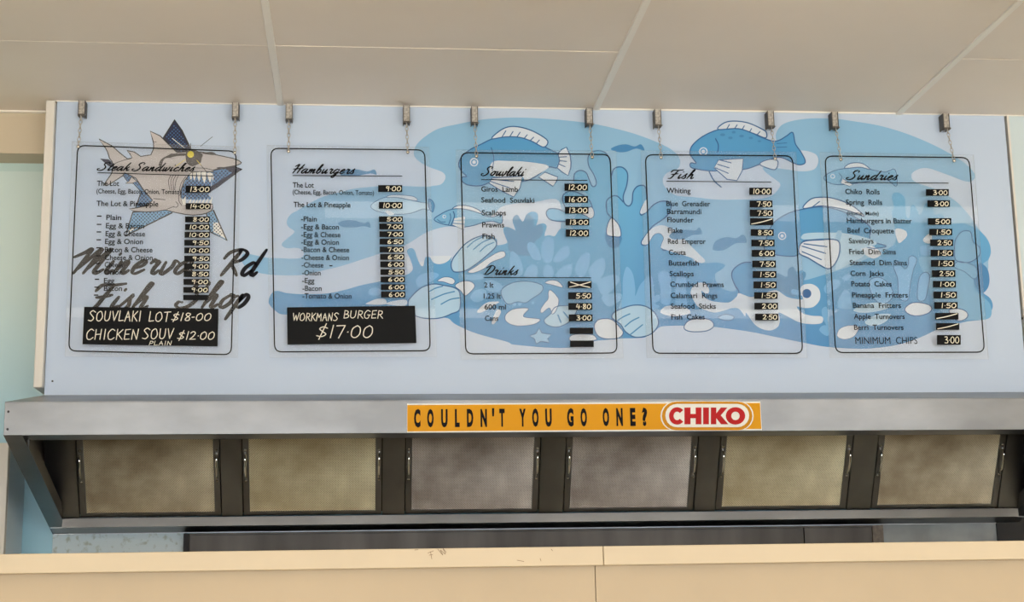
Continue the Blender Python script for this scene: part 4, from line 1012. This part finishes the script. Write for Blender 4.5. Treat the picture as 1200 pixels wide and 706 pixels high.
# ---------------------------------------------------------------- counter in front
YC = -2.392
ct = empty('tall_counter', (1.6, YC, 0), 'tall beige laminate counter front running across the foreground', 'counter')
for x0, x1 in ((-1.6, 1.626), (1.6272, 5.2)): one('edge_board', ct, 'beige_laminate', ((x0, YC, 1.6955), (x1, YC+.03, 1.7345)), bevel=.0015)
one('counter_top', ct, 'beige_laminate', ((-1.6, YC+.03, 1.70), (5.2, YC+.55, 1.7335)))
for x0, x1 in ((-1.6, 1.611), (1.6125, 5.2)): one('front_panel', ct, 'beige_front', ((x0, YC+.022, .1), (x1, YC+.04, 1.6955)))
one('kick_board', ct, 'dark_gap', ((-1.6, YC+.07, 0), (5.2, YC+.5, .1)))
one('rear_panel', ct, 'beige_front', ((-1.6, YC+.5, .1), (5.2, YC+.52, 1.70)))
mat('scuff', (104, 86, 62), .7)
mat('stained', (128, 116, 104), .6, var=.4, scale=60)
mb = MB(); Tc = lambda x, y: tuple(onY(x, y, YC-.0005))
for st in ([(503, 651), (507, 650.5)], [(504.5, 647), (506, 655.5)], [(501.5, 648.5), (508, 646)], [(513, 644), (519, 651), (516, 645), (522, 650), (519, 643), (523, 648)], [(486, 645), (490, 644.6)], [(646, 644), (647.5, 646)], [(606, 657), (614, 658.5)], [(633, 655), (634, 658)]):
    ribbon(mb, smoothp(st, False) if len(st) > 2 else st, lambda a, t: .32, 'scuff', Tc)
mb.build('scuff_mark', ct, flat=True)
# ---------------------------------------------------------------- tall cabinet at left
cb = empty('tall_cabinet', (-.5, .0, 0), 'tall pale cabinet with cream front frame, left of the hood', 'cabinet')
ZK = 2.222
one('side_panel', cb, 'cabinet_side', ((-.128, .0, 0), (-.108, .255, ZK)))
mb = MB()
mb.box((-.165, -.03, .05), (-.108, -.0, ZK), 'cream_paint'); mb.box((-.9, -.03, ZK-.03), (-.165, 0, ZK), 'cream_paint'); mb.box((-.95, -.03, .05), (-.9, 0, ZK), 'cream_paint'); mb.box((-.9, -.03, .05), (-.165, 0, .1), 'cream_paint')
mb.build('front_frame', cb, bevel=.003)
one('carcass', cb, 'cabinet_side', ((-.95, 0, 0), (-.128, .255, ZK-.004)))
one('door_glass', cb, 'glass_brown', ((-.9, -.018, .1), (-.165, -.008, ZK-.03)))
# ---------------------------------------------------------------- ceiling lights over the customer side (seen only as reflections)
for wh, x0, y0 in [('nearest the mural, left', .95, -1.56), ('nearest the mural, right', 3.0, -1.56), ('second row from the mural, left', -1.55, -4.05), ('second row from the mural, middle', .78, -4.05), ('second row from the mural, right', 2.95, -4.05), ('nearest the shop window, left', -1.2, -6.6), ('nearest the shop window, middle', 1.4, -6.6), ('nearest the shop window, right', 4.0, -6.6)]:
    rt = empty('ceiling_light', (x0+.6, y0+.15, ZC), 'flat white ceiling light, '+wh, 'ceiling light', 'ceiling lights')
    mb = MB(); mb.box((x0, y0, ZC-.05), (x0+1.2, y0+.3, ZC-.007), 'cream_paint'); mb.build('housing', rt)
    mb = MB(); mb.box((x0+.01, y0+.01, ZC-.055), (x0+1.19, y0+.29, ZC-.05), 'tube_glow'); mb.build('diffuser', rt)
bpy.data.objects.remove(_to)
